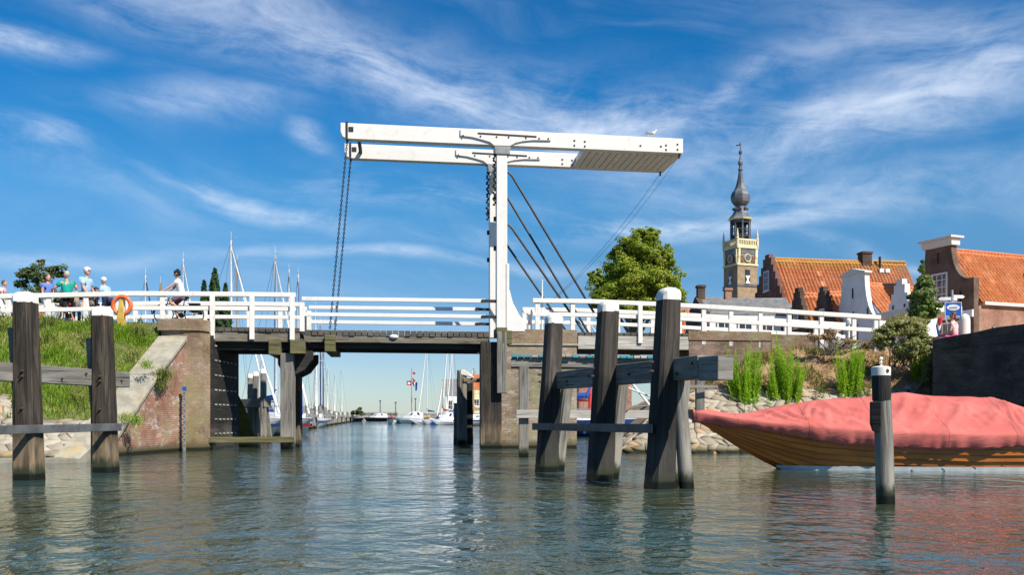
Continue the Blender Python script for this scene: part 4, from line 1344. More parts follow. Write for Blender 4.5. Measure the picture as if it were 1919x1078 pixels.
# ---------------------------------------------------------------- vegetation
def crown(blobs, D, nclump, nleaf, size, depth=1.0, shell=.55, clump=.16):
    """leaf clumps spread through a union of ellipsoids given as photograph ellipses at distance D"""
    cs = []; ns = []
    area = np.array([b[2] * b[3] for b in blobs], float); area /= area.sum()
    for b, a in zip(blobs, area):
        c = np.array(P(b[0], b[1], D + (b[4] if len(b) > 4 else 0))); rx, rz = b[2] * D / F, b[3] * D / F; ry = (rx + rz) / 2 * depth
        k = max(3, int(nclump * a))
        d = unit(k); r = (shell + (1 - shell) * RNG.random((k, 1))) * (RNG.random((k, 1)) ** .18)
        cc = c + d * r * np.array([rx, ry, rz])
        rad = clump * (rx + rz) / 2 * (.6 + .8 * RNG.random((k, 1)))
        m = max(4, int(nleaf * a / k))
        dd = unit(k * m).reshape(k, m, 3); rr = RNG.random((k, m, 1)) ** .45
        p = cc[:, None, :] + dd * rr * rad[:, None, :] * np.array([1.25, 1.25, .75])
        nn = dd * .5 + d[:, None, :] * .5 + RNG.normal(size=dd.shape) * .5 + np.array([0, 0, .35])
        cs.append(p.reshape(-1, 3)); ns.append(nn.reshape(-1, 3))
    c = np.concatenate(cs); n = np.concatenate(ns); n /= np.linalg.norm(n, axis=1, keepdims=True)
    return leaf_quads(c, n, size * (.6 + .8 * RNG.random(len(c))), .62)


def tree(name, base, blobs, D, nclump, nleaf, size, mat, label, group=None, trunk_r=.22, limbs=7, **kw):
    t = wthing(name, tuple(base), label, 'tree', group)
    co, f = crown(blobs, D, nclump, nleaf, size, **kw)
    raw_mesh('crown', co, f, M[mat], t)
    mb = MB(); top = P(blobs[0][0], blobs[0][1], D); base = V(base)
    mb.tube([base - V((0, 0, .3)), base.lerp(top, .3), base.lerp(top, .65), top], [trunk_r * 1.2, trunk_r, trunk_r * .7, trunk_r * .25], 10)
    for i in range(limbs):
        b = blobs[i % len(blobs)]
        e = P(b[0] + random.uniform(-.7, .7) * b[2], b[1] + random.uniform(-.7, .7) * b[3], D + random.uniform(-.5, .5) * b[2] * D / F)
        s = base.lerp(top, random.uniform(.3, .6))
        mb.tube([s, s.lerp(e, .5) + V((0, 0, .2)), e], [trunk_r * .45, trunk_r * .28, trunk_r * .08], 6)
    mb.build('trunk', M['bark'], t, smooth=True)
    return t

tree('broadleaf_tree', (X(1190, 60), 60, 3.7), [(1192, 520, 66, 52), (1202, 465, 48, 42), (1214, 440, 28, 20), (1150, 530, 46, 42), (1135, 560, 36, 40), (1245, 535, 38, 46), (1240, 485, 30, 36), (1262, 560, 30, 44), (1190, 570, 60, 36), (1276, 517, 16, 9), (1120, 520, 20, 20), (1165, 480, 26, 24)],
     60, 820, 82000, .074, 'leaf_big', 'large yellow green broadleaf tree behind the town end railing', limbs=14, trunk_r=.32, clump=.19, shell=.45)
tree('broadleaf_tree', (X(78, 62), 62, 3.0), [(75, 520, 30, 26), (55, 510, 22, 18), (100, 508, 28, 12), (42, 535, 16, 18), (78, 545, 32, 20), (118, 516, 16, 8), (40, 508, 10, 6), (82, 495, 16, 8), (70, 575, 26, 22), (100, 565, 20, 20)],
     62, 110, 5200, .10, 'leaf_dark', 'small open crowned tree behind the people on the grassy side', limbs=12, trunk_r=.16, clump=.36, shell=.2)
mb = None
for (px, top, wd) in ((383, 527, 17), (403, 505, 25), (423, 533, 16)):
    D = 39.5; base = V((X(px, D), D, 2.9)); t = wthing('conifer', tuple(base), {383: 'left of the three conifers, second tallest, above the left railing', 403: 'tallest dark green conifer in the middle of the group behind the left railing', 423: 'shortest dark green conifer, beside the tall white mast'}[px], 'tree', 'dark conifers behind the railing')
    n = 9000; h = RNG.random(n) ** .8; zt = Z(top, D); z0 = 3.3
    z = zt - h * (zt - z0); r = (.03 + h ** .75 * 1.0) * wd * D / F
    a = RNG.random(n) * 6.283; rr = (RNG.random(n) ** .35) * r * (1 + .28 * np.sin(a * 5 + z * 6))
    c = np.stack([base.x + np.cos(a) * rr, D + np.sin(a) * rr, z], 1)
    nn = np.stack([np.cos(a), np.sin(a), .4 + 0 * a], 1) + RNG.normal(size=(n, 3)) * .5; nn /= np.linalg.norm(nn, axis=1, keepdims=True)
    co, f = leaf_quads(c, nn, .09 * (.6 + .8 * RNG.random(n)), .4, up=np.stack([np.cos(a) * .5, np.sin(a) * .5, 1 + 0 * a], 1))
    raw_mesh('crown', co, f, M['leaf_conifer'], t)
    mb = MB(); mb.tube([base - V((0, 0, .8)), V((base.x, D, zt - .6))], [.16, .02], 8); mb.build('trunk', M['bark'], t, smooth=True)

tree('young_tree', (X(1728, 40), 40, 3.7), [(1730, 560, 24, 34), (1732, 530, 16, 26), (1722, 590, 24, 24), (1745, 575, 16, 24), (1730, 505, 7, 12), (1729, 490, 3, 6), (1712, 565, 12, 16)], 40, 130, 8500, .07, 'leaf_young', 'slender young tree in front of the brown house gable', limbs=10, trunk_r=.07, clump=.3, shell=.3)
def bush(base, blobs, D, nc, nl, size, mat, label, group=None, stalks=30):
    t = wthing('bush', tuple(base), label, 'bush', group)
    co, f = crown(blobs, D, nc, nl, size, clump=.3, shell=.25)
    raw_mesh('foliage', co, f, M[mat], t)
    mb = MB(); base = V(base)
    for i in range(stalks):
        b = random.choice(blobs); e = P(b[0] + random.uniform(-.8, .8) * b[2], b[1] - random.uniform(-.3, .9) * b[3], D + random.uniform(-.4, .4))
        mb.tube([base + V((random.uniform(-.4, .4), random.uniform(-.2, .2), -.1)), e], [.014, .006], 4)
    mb.build('stems', M['bark'], t)
bush((X(1690, 33.5), 33.7, 3.0), [(1690, 612, 46, 24), (1665, 625, 30, 22), (1720, 630, 26, 26), (1700, 645, 44, 20), (1650, 640, 22, 18), (1690, 662, 44, 16), (1725, 610, 18, 18), (1724, 640, 22, 26)], 33.7, 190, 17000, .042, 'leaf_grey', 'large grey green bush at the lower end of the town railing')
bush((X(1560, 35), 35, 3.6), [(1530, 632, 26, 14), (1560, 628, 22, 16), (1590, 640, 24, 14), (1625, 648, 20, 14)], 35, 50, 1800, .04, 'leaf_dry', 'thin dry brown bush in front of the low end of the railing', stalks=60)
bush((X(1735, 31.6), 31.6, 2.0), [(1740, 695, 10, 22), (1732, 715, 10, 14), (1748, 665, 6, 22)], 31.6, 30, 1300, .05, 'leaf_olive', 'weedy bush hugging the foot of the black quay wall')


def stalks(base_px, top_px, D, n, label, mat='leaf_stalk', hh=None, dens=62):
    """clump of upright leafy stalks between two photograph columns"""
    (x0, x1, yb), ys = base_px, top_px
    xb = X((x0 + x1) / 2, D); zb = float(bank_z(xb, D))
    t = wthing('tall_weed', (xb, D, zb), label, 'plant', 'tall green weeds on the bank')
    cs = []; ns = []; ss = []; ups = []; mb = MB()
    for i in range(n):
        f = (i + random.random()) / n; px = x0 + (x1 - x0) * f
        d = D + random.uniform(-.45, .45); x = X(px, d) * .8 + xb * .2
        y = d; z0 = float(bank_z(x, y)) - .05
        pk = .62 + .38 * math.sin(9 * f + D * 7 + x0) * math.sin(4 * f + x0 * .1 + 1.1); zt = Z(ys, D)
        zt = z0 + (zt - zb) * (.42 + .58 * abs(pk)) * random.uniform(.55, 1.06)
        xt = X(px, d) + (f - .5) * .30 + random.gauss(0, .07)
        b0, e = V((x, y, z0)), V((xt, y + random.uniform(-.1, .1), zt))
        mb.tube([b0, b0.lerp(e, .5), e], [.009, .007, .003], 4)
        m = int(dens * (zt - z0))
        h = RNG.random(m) * .93 + .07
        a = RNG.random(m) * 6.283
        p = np.array(b0) + np.outer(h, np.array(e - b0))
        ln = .055 * (1.25 - .75 * h)
        u = np.stack([np.cos(a), np.sin(a), .8 + 0 * a], 1)
        p = p + u * ln[:, None] * .9
        nn = np.stack([-np.cos(a) * .8, -np.sin(a) * .8, 1 + 0 * a], 1) + RNG.normal(size=(m, 3)) * .3
        cs.append(p); ns.append(nn / np.linalg.norm(nn, axis=1, keepdims=True)); ss.append(ln * 1.15); ups.append(u * 3)
    co, f = leaf_quads(np.concatenate(cs), np.concatenate(ns), np.concatenate(ss), .26, up=np.concatenate(ups))
    raw_mesh('leaves', co, f, M[mat], t); mb.build('stalks', M[mat], t)
stalks((1367, 1424, 715), 630, 32.9, 74, 'broad clump of bright green weeds nearest the heavy waler end', dens=80)
stalks((1446, 1502, 712), 620, 33.0, 78, 'tallest dense clump of bright green weeds, between two others in front of the railing', dens=80)
stalks((1572, 1596, 705), 628, 33.2, 32, 'slim pair of green weed tufts in the middle of the dry slope', dens=75)
stalks((1590, 1614, 705), 624, 33.2, 30, 'narrow green weed tuft touching the slim pair on its right side', dens=75)
stalks((1708, 1752, 690), 618, 34.3, 52, 'clump of green weeds beside the black quay wall below the grey green bush', dens=85)
stalks((1438, 1448, 720), 690, 32.9, 6, 'tiny green weed tuft at the top of the rubble slope between two tall clumps')
stalks((1384, 1410, 775), 742, 31.6, 7, 'small weed growing out of the rubble above the red boat bow', mat='leaf_olive')
stalks((1612, 1628, 715), 690, 32.8, 8, 'little olive weed right of the slim green tufts', mat='leaf_olive')
stalks((1530, 1552, 722), 700, 32.9, 8, 'short olive weed at the rubble edge in the middle of the bank', mat='leaf_olive')


def blades(pts, h0, h1, wd, lean, name, mat, kind='stuff'):
    n = len(pts); h = h0 + (h1 - h0) * RNG.random(n); a = RNG.random(n) * 6.283
    d = np.stack([np.cos(a), np.sin(a), 0 * a], 1); s = np.stack([-np.sin(a), np.cos(a), 0 * a], 1) * wd
    l = d * (RNG.random(n) * lean)[:, None] * h[:, None]
    up = np.array([0, 0, 1.0])
    b = pts - up * .03
    m_ = b + up * (h * .55)[:, None] + l * .35; t = b + up * h[:, None] + l
    co = np.stack([b - s, b + s, m_ + s * .7, t, m_ - s * .7], 1).reshape(-1, 3)
    i = np.arange(n) * 5
    f = np.stack([i, i + 1, i + 2, i + 4], 1); f2 = np.stack([i + 4, i + 2, i + 3, i + 3], 1)
    # two faces per blade: quad and its pointed tip (as triangles)
    tri = np.concatenate([np.stack([i, i + 1, i + 2], 1), np.stack([i, i + 2, i + 4], 1), np.stack([i + 4, i + 2, i + 3], 1)])
    return tag(raw_mesh(name, co, tri, M[mat]), kind=kind)

n = 110000
x = -20.5 + RNG.random(n) * 8.8; yy = RNG.random(n)
yt = dike_top(x); t0 = .40 + .07 * np.sin(x * 2.3) + .05 * np.sin(x * 5.1 + 1)
t0 = np.where((x > -11.0 - 1.6) | (x < -14), t0, t0 - .1)
t = t0 + (1.16 - t0) * yy ** .9
y = 24.2 + t * (yt - 24.2)
keep = x < np.where(y > 32.2, -12.40, (-11.9 + .088 * (y - 27.6)) - .92)
x, y, t = x[keep], y[keep], t[keep]
cl = np.sin(x * 3.7 + y * 2.1) + np.sin(x * 1.3 - y * 3.9) + RNG.normal(size=len(x)) * .9
sel = cl > -1.3
x, y = x[sel], y[sel]
hm = .55 + .45 * np.clip(np.sin(x * 2.1 + 1.7 * np.sin(y * 1.9)) + np.sin(y * 3.3 - x * 1.2) * .7 + .6, 0, 1.6)
blades(np.stack([x, y, dike_z(x, y)], 1), .06 * hm, .06 * hm + .20 * hm, .013, 1.2, 'grass', 'grass')
k = (np.sin(x * 4.1 + y * 1.3) + np.sin(x * 1.7 - y * 5.1) > 1.35) & (RNG.random(len(x)) < .25)
blades(np.stack([x[k], y[k], dike_z(x[k], y[k])], 1), .18, .48, .016, 1.3, 'meadow_weeds', 'leaf_olive')
# tufts rooted on the wing wall coping and its brick face
for (px, py, D, nn_, hh) in ((306, 700, 30.6, 420, .42), (276, 676, 30.0, 160, .22), (254, 782, 28.2, 220, .22), (236, 776, 28.3, 120, .18), (300, 716, 30.5, 200, .3)):
    c = np.array(P(px, py + 8, D)); p = c + RNG.normal(size=(nn_, 3)) * np.array([.10, .14, .07])
    blades(p, .06, hh, .010, 1.5, 'wall_grass', 'grass' if px < 290 else 'leaf_olive')
n = 26000
x = 4 + RNG.random(n) * 10.5; y = 32.6 + RNG.random(n) * 4.6
d = shore_d(x, y); cl = np.sin(x * 2.9 + y * 1.7) + np.sin(x * 1.1 - y * 4.3) + RNG.normal(size=n) * .7
k = (d > 3.05) & (x < 13.4 + .45 * (y - 30)) & (cl > -.2)
blades(np.stack([x[k], y[k], bank_z(x[k], y[k])], 1), .04, .20, .012, 2.6, 'dry_grass', 'leaf_dry')
n = 9000
x = 5 + RNG.random(n) * 9; y = 32.9 + RNG.random(n) * 4
d = shore_d(x, y); cl = np.sin(x * 1.9 + y * 2.7 + 1) + np.sin(x * 3.1 - y * 1.3)
k = (d > 3.0) & (x < 13.3 + .45 * (y - 30)) & (cl > .55)
blades(np.stack([x[k], y[k], bank_z(x[k], y[k])], 1), .08, .30, .02, 1.4, 'ground_cover', 'leaf_olive')
# ---------------------------------------------------------------- houses
def tile_sheet(p0, along, length, up, slope, mat, name, parent, tile=.27, course=.34, amp=.04):
    """pantiled roof slope: p0 eave corner, 'along' the eave, 'up' the slope (unit vectors)"""
    along, up = np.array(along), np.array(up); nrm = np.cross(along, up)
    if nrm[2] < 0: nrm = -nrm
    nu = int(length / tile) * 5 + 1; us = np.linspace(0, length, nu)
    nc = int(slope / course); vs = []; hs = []
    for c in range(nc):
        v0, v1 = c * slope / nc, (c + 1) * slope / nc
        vs += [v0, v1 - .002]; hs += [.05, .012]
    vs = np.array(vs); hs = np.array(hs)
    ph = us / tile * 2 * math.pi
    prof = amp * (np.sin(ph) + .35 * np.sin(2 * ph + .6))
    sagv = np.sin(us * .9 + 1) * .03 + np.sin(us * .37) * .05
    jit = RNG.normal(size=(len(vs), nu // 5 + 2)) * .012
    g = np.array(p0)[None, None] + us[None, :, None] * along + vs[:, None, None] * up + (hs[:, None, None] + prof[None, :, None] + sagv[None, :, None] + np.repeat(jit, 5, 1)[:, :nu, None]) * nrm
    i = np.arange(len(vs) * nu).reshape(len(vs), nu)
    f = np.stack([i[:-1, :-1], i[:-1, 1:], i[1:, 1:], i[1:, :-1]], -1).reshape(-1, 4)
    o = raw_mesh(name, g.reshape(-1, 3), f, M[mat] if isinstance(mat, str) else mat, parent)
    me = o.data; uvl = me.uv_layers.new(name='UVMap')
    uu, vv = np.meshgrid(us, vs - slope)
    uv = np.stack([uu, vv], -1).reshape(-1, 2)
    vi = np.empty(len(me.loops), dtype=np.int64); me.loops.foreach_get('vertex_index', vi)
    uvl.data.foreach_set('uv', uv[vi].astype(np.float32).ravel())
    so_ = o.modifiers.new('thick', 'SOLIDIFY'); so_.thickness = .05; so_.offset = -1
    return o


class House:
    """gable house: u runs along the gable from its near corner, r runs back along the ridge"""
    def __init__(self, name, label, corner, g, W, L, z0, ze, zr, wall, roof, fac=None, outline=None, fac_t=.32, roof_far=True, over=.0, group=None):
        self.c = V((corner[0], corner[1], 0)); self.g = V((g[0], g[1], 0)).normalized(); self.r = V((self.g.y, -self.g.x, 0))
        if self.r.x < 0 and abs(self.r.x) > .3: self.r = -self.r
        self.W, self.L, self.z0 = W, L, z0
        self.t = wthing(name, tuple(self.c + V((0, 0, z0))), label, 'house', group)
        mb = MB(); mb.prism([self.p(0, z0 - 1, .02), self.p(W, z0 - 1, .02), self.p(W, ze, .02), self.p(W / 2, zr - .06, .02), self.p(0, ze, .02)], self.r * L)
        self.wall = mb.build('wall', M[wall], self.t)
        sl = math.hypot(W / 2, zr - ze)
        self.roofs = []
        for side in (0, 1):
            u0 = -over if side == 0 else W + over; zz = ze - over * (zr - ze) / (W / 2)
            upv = (self.p(W / 2, zr) - self.p(u0, zz)); s_ = upv.length; upv.normalize()
            self.roofs.append(tile_sheet(self.p(u0, zz, .0), self.r, L + .1, upv, s_, roof, 'roof', self.t) if roof in ('tile', 'tile_moss') else self.flat_roof(u0, zz, zr, roof))
        mb = MB(); mb.tube([self.p(W / 2, zr + .06, 0), self.p(W / 2, zr + .02, L / 2), self.p(W / 2, zr + .06, L)], .11, 8); mb.build('ridge', M[roof], self.roofs[0])
        self.fac = None
        if outline:
            mb = MB(); mb.prism([self.p(u, z, -fac_t + .02) for u, z in outline], self.r * fac_t)
            self.fac = mb.build('gable', M[fac or wall], self.t)

    def flat_roof(self, u0, zz, zr, roof):
        mb = MB(); a, b = self.p(u0, zz, -.1), self.p(self.W / 2, zr, -.1)
        up = V((0, 0, .12)); mb.prism([a, b, b + up, a + up], self.r * (self.L + .2))
        return mb.build('roof', M[roof], self.t)

    def p(self, u, z, r=0.0): return self.c + self.g * u + self.r * r + V((0, 0, z))

    def window(self, u, z, w_, h, cols=2, rows=3, out=.32, frame='white', side=False, arch=False):
        """sash window centred at u (along gable, or along the side wall) with its sill at z"""
        d = self.r if side else self.g; n = self.g * -1 if side else self.r * -1
        o = self.c + d * u + n * (.03 if side else out)
        def q(a, zz, e): return o + d * a + n * e + V((0, 0, zz))
        fm = MB(); b = .10
        for (a0, a1, z0, z1) in ((-w_ / 2, w_ / 2, z, z + b), (-w_ / 2, w_ / 2, z + h - b, z + h), (-w_ / 2, -w_ / 2 + b, z + b, z + h - b), (w_ / 2 - b, w_ / 2, z + b, z + h - b)):
            fm.prism([q(a0, z0, 0), q(a1, z0, 0), q(a1, z1, 0), q(a0, z1, 0)], n * .07)
        for i in range(1, cols): a = -w_ / 2 + w_ * i / cols; fm.prism([q(a - .025, z + b, .015), q(a + .025, z + b, .015), q(a + .025, z + h - b, .015), q(a - .025, z + h - b, .015)], n * .04)
        for j in range(1, rows): zz = z + h * j / rows; fm.prism([q(-w_ / 2 + b, zz - .025, .012), q(w_ / 2 - b, zz - .025, .012), q(w_ / 2 - b, zz + .025, .012), q(-w_ / 2 + b, zz + .025, .012)], n * .04)
        f = fm.build('window', M[frame], self.t)
        pm = MB(); pm.prism([q(-w_ / 2 + b * .8, z + b * .8, .004), q(w_ / 2 - b * .8, z + b * .8, .004), q(w_ / 2 - b * .8, z + h - b * .8, .004), q(-w_ / 2 + b * .8, z + h - b * .8, .004)], n * .012)
        pm.build('pane', M['glass'], f)
        sm = MB(); sm.prism([q(-w_ / 2 - .06, z - .09, -.02), q(w_ / 2 + .06, z - .09, -.02), q(w_ / 2 + .06, z - .01, -.02), q(-w_ / 2 - .06, z - .01, -.02)], n * .14)
        sm.build('sill', M[frame], f)
        return f

    def band(self, u0, u1, z0, z1, name, mat, out=.32, th=.06):
        mb = MB(); mb.prism([self.p(u0, z0, -out), self.p(u1, z0, -out), self.p(u1, z1, -out), self.p(u0, z1, -out)], self.r * -th)
        return mb.build(name, M[mat], self.t, bevel=.01)

    def anchor(self, pts, out=.32):
        for u, z in pts:
            mb = MB(); mb.beam(self.p(u, z - .3, -out - .03), self.p(u, z + .3, -out - .03), .06, .05, up=self.r); mb.build('wall_anchor', M['iron'], self.t)

    def chimney(self, r, z0, z1, w_=.6, u=None, mat='brick_dark', pots=0):
        u = self.W / 2 if u is None else u
        mb = MB(); mb.box(self.p(u, (z0 + z1) / 2, r), (w_, w_, z1 - z0), math.atan2(self.r.y, self.r.x)); mb.box(self.p(u, z1 - .1, r), (w_ + .12, w_ + .12, .14), math.atan2(self.r.y, self.r.x))
        ch = mb.build('chimney', M[mat], self.roofs[0])
        for i in range(pots):
            mb = MB(); mb.lathe([(.1, 0), (.12, .4), (.09, .42)], self.p(u, z1, r + (i - .5) * .25), 10); mb.build('chimney_pot', M['terracotta'], self.roofs[0])


def steps(W, ze, zt, n, top_w, cap=.25):
    """crow-step outline from the near corner up and down again"""
    pts = [(0, 3)]; hw = (W - top_w) / 2; z = ze
    dz = (zt - ze) / n; du = hw / n
    for i in range(n):
        pts += [(i * du, ze + i * dz + (.0)), (i * du, ze + (i) * dz + dz * .98), ((i + 1) * du, ze + (i + 1) * dz * 1.0 - dz * .02)]
    out = [pts[0]]
    for i in range(n):
        out += [(i * du, ze + (i + 1) * dz - .001 * 0), ((i + 1) * du, ze + (i + 1) * dz)]
    out += [(n * du, zt + .28)]
    return out + [(W - a, b) for a, b in reversed(out)]


# big stepped-gable house with the long mossy roof
h1 = House('stepped_gable_house', 'large old brick house with a crow stepped gable and long mossy orange tiled roof', (20.03, 66.05), (-.158, .987), 8.0, 10.9, 3.7, 7.3, 13.0, 'brick_step', 'tile_moss', 'brick_step', steps(8.0, 7.25, 13.05, 10, .7))
h1.window(4.0, 10.6, .9, 1.5); h1.window(2.7, 7.2, 1.0, 1.6); h1.window(5.2, 7.2, 1.0, 1.6); h1.window(1.6, 4.2, 1.1, 1.9); h1.window(4, 4.2, 1.1, 1.9); h1.window(6.3, 4.2, 1.1, 1.9)
h1.band(0, 8, 6.75, 6.9, 'stone_band', 'white_wall'); h1.anchor([(1.1, 6.1), (6.9, 6.1), (4, 9.4)])
h1.chimney(7.6, 12.2, 13.75, .75); mb = MB(); mb.tube([h1.p(3.6, 12.3, 8.6), h1.p(3.6, 13.35, 8.6)], .1, 8); mb.build('flue_pipe', M['iron'], h1.roofs[0])
for rr in (8.55, 9.05):
    mb = MB(); mb.box(h1.p(3.35, 12.25, rr), (.35, .25, .3), .158); mb.build('roof_vent', M['white'], h1.roofs[0])
h2 = House('stepped_gable_house', 'narrow brown house with small dark crow steps, left in front of the long mossy roof', (X(1519, 60), 60), (-.158, .987), 2.6, 4.6, 3.7, 7.3, 9.2, 'brick_dark', 'tile', 'brick_dark', steps(2.6, 7.0, 9.35, 5, .55))
h2.window(1.3, 7.0, .6, 1.0); h2.window(1.3, 4.5, .9, 1.6)
h3 = House('stepped_gable_house', 'narrow brown house with small dark crow steps, directly left of the white bell gable', (X(1567, 57), 57), (-.158, .987), 2.5, 1.0, 3.7, 7.0, 8.9, 'brick_dark', 'tile', 'brick_dark', steps(2.5, 6.7, 9.0, 5, .5))
h3.window(1.1, 6.9, .6, 1.0); h3.window(1.25, 4.4, .9, 1.6)
def bell(W, zs, zt, top_w, sh=.18):
    hw = (W - top_w) / 2; pts = [(0, 3), (0, zs), (sh, zs)]
    for i in range(1, 13):
        a = i / 12 * math.pi / 2
        pts.append((sh + (hw - sh) * math.sin(a), zs + (zt - zs) * (1 - math.cos(a))))
    return pts + [(W - a, b) for a, b in reversed(pts)]
h4 = House('bell_gable_house', 'white plastered house with a curved bell gable and pointed cornice', (X(1657, 54), 54), (-.3, .954), 4.7, 3.6, 3.7, 6.9, 9.2, 'white_wall', 'tile', 'white_wall', bell(4.7, 7.0, 9.7, 2.1))
mb = MB(); mb.prism([h4.p(1.15, 9.7, -.42), h4.p(3.55, 9.7, -.42), h4.p(3.55, 9.80, -.42), h4.p(2.35, 10.1, -.42), h4.p(1.15, 9.80, -.42)], h4.r * .55); mb.build('cornice', M['white'], h4.t, bevel=.02)
h4.window(2.3, 4.6, .8, 2.1, 2, 4, frame='khaki_cloth'); h4.anchor([(2.35, 8.6), (1.0, 7.3), (3.6, 7.3), (2.3, 7.2)])
h5 = House('stepped_gable_house', 'small white house with crow steps, between the bell gable and the slender young tree', (X(1720, 50), 50), (-.3, .954), 2.1, 1.3, 3.7, 6.7, 8.2, 'white_wall', 'tile', 'white_wall', steps(2.1, 6.5, 8.4, 4, .45))
h5.window(1.05, 5.6, .7, .9, frame='white'); h5.anchor([(.6, 7.0), (1.5, 7.0)])
h6 = House('bell_gable_house', 'brown brick house with a tall curved gable, white cornice and bright orange roof', (26.0, 52), (-.37, .93), 5.0, 15, 3.7, 7.7, 10.9, 'brick_side', 'tile', 'brick_house', bell(5.0, 8.95, 11.0, 1.9, .35), fac_t=.4, over=.12)
mb = MB(); mb.prism([h6.p(1.42, 11.0, -.5), h6.p(3.58, 11.0, -.5), h6.p(3.62, 11.4, -.55), h6.p(1.38, 11.4, -.55)], h6.r * .66); mb.build('cornice', M['white'], h6.t, bevel=.02)
mb = MB(); mb.prism([h6.p(1.25, 11.4, -.72), h6.p(3.75, 11.4, -.72), h6.p(3.75, 11.52, -.72), h6.p(1.25, 11.52, -.72)], h6.r * 1.0); mb.build('cornice', M['white'], h6.t, bevel=.02)
h6.window(2.35, 7.85, 1.15, 1.65, 3, 4, out=.39); h6.band(0, 5, 6.75, 7.15, 'shop_fascia', 'white_wall', .39, .12)
for u in (.75, 1.75, 2.9, 4.0): h6.window(u, 4.9, .85, 1.7, 2, 3, out=.39)
h6.anchor([(2.5, 10.4), (.9, 8.0), (4.0, 8.0)], .39)
mb = MB(); mb.prism([h6.p(-.2, 7.42, .25), h6.p(.0, 7.42, .25), h6.p(.0, 7.6, .25), h6.p(-.2, 7.6, .25)], h6.r * 14.7); mb.build('gutter', M['white'], h6.t, bevel=.02)
mb = MB(); mb.beam(h6.p(-.05, 6.1, 1.0), h6.p(-.05, 6.1, 2.0), .06, .28); mb.build('street_sign', M['sign_grey'], h6.t)
mb = MB(); mb.ball(h6.p(.9, 7.75, -.9), (.2, .2, .12), 10, 6); mb.tube([h6.p(.9, 7.9, -.4), h6.p(.9, 7.9, -.9)], .025, 6); mb.build('wall_lamp', M['sign_white'], h6.t)
mb = MB(); mb.prism([h6.p(.9, 9.0, 5.2), h6.p(.9, 9.0, 5.8), h6.p(1.4, 9.65, 5.8), h6.p(1.4, 9.65, 5.2)], (-.05, -.1, .12)); mb.build('skylight', M['sign_white'], h6.t)
h7 = House('slate_house', 'low house with a dull slate roof and white front, left of the tower foot', (X(1330, 62), 62), (-.05, 1), 5.4, 6.0, 3.7, 7.9, 9.3, 'white_wall', 'slate', 'brick_dark', [(0, 3), (0, 7.9), (-.05, 8.1), (2.7, 9.5), (5.45, 8.1), (5.4, 7.9), (5.4, 3)])
h7.chimney(.1, 9.2, 10.3, .5); h7.chimney(2.0, 9.3, 10.1, .45, mat='brick_side')
for u in (1.0, 2.4, 3.8, 5.2): h7.window(u, 5.6, 1.0, 1.9, 2, 3, side=True)
h8 = House('tiled_house', 'small orange roofed house half hidden by the big broadleaf tree', (X(1268, 68), 68), (-.05, 1), 5, 4.2, 3.7, 6.6, 9.2, 'brick_side', 'tile')
h8.window(1.5, 4.6, .9, 1.5, side=True); h8.window(3, 4.6, .9, 1.5, side=True)
h9 = House('tiled_house', 'low orange roofed house at the left edge behind the dike railing', (X(-150, 56), 56), (-.05, 1), 6, 6.4, 3, 5.6, 7.6, 'brick_side', 'tile')
h9.window(2, 3.8, .9, 1.3, side=True); h9.window(4.2, 3.8, .9, 1.3, side=True)
# far waterfront houses seen through the bridge
h10 = House('waterfront_house', 'far white waterfront house with a grey roof, beyond the masts under the bridge', (X(836, 185), 185), (-.05, 1), 7, 9, 1.7, 5.2, 8.6, 'white_wall', 'slate')
for u in (1, 2.8, 4.6, 6.4, 8): h10.window(u, 2.4, 1.1, 2.0, 2, 2, side=True)
h11 = House('waterfront_house', 'far ochre waterfront house half hidden by the dark piles under the bridge', (X(884, 182), 182), (-.05, 1), 7, 6, 1.7, 6.4, 9.4, 'cream', 'tile')
for u in (1, 2.8, 4.6): h11.window(u, 2.6, 1.1, 2.0, 2, 2, side=True)
h12 = House('waterfront_house', 'far brick waterfront house behind the jetty opening', (X(1085, 175), 175), (-.05, 1), 8, 10, 1.7, 6.5, 9.5, 'brick_side', 'tile')

# flat-roofed canopy by the bush
cn = wthing('canopy', (X(1690, 43), 43, 3.7), 'flat white canopy on thin posts behind the grey green bush', 'canopy')
mb = MB(); mb.prism([(X(1640, 45), 45, 5.85), (X(1722, 41), 41, 5.85), (X(1722, 41) + 2.4, 42, 5.85), (X(1640, 45) + 2.6, 46.2, 5.85)], (0, 0, .3)); mb.build('roof', M['white'], cn, bevel=.02)
for px, d in ((1645, 45), (1712, 41.4)):
    mb = MB(); mb.tube([(X(px, d), d, 3.6), (X(px, d), d, 5.85)], .05, 8); mb.build('post', M['white'], cn)
mb = MB(); mb.tube([(X(1591, 40), 40, 3.6), (X(1591, 40), 40, 5.15)], .055, 10); lp_ = wthing('garden_lamp', (X(1591, 40), 40, 3.7), 'slim white lamp post behind the low end of the town railing', 'lamp'); mb.build('post', M['white'], lp_, smooth=True)
mb = MB(); mb.lathe([(.09, 5.15), (.12, 5.22), (.12, 5.34), (.05, 5.42)], (X(1591, 40), 40, 0), 12); mb.build('lamp_head', M['sign_white'], lp_, smooth=True)

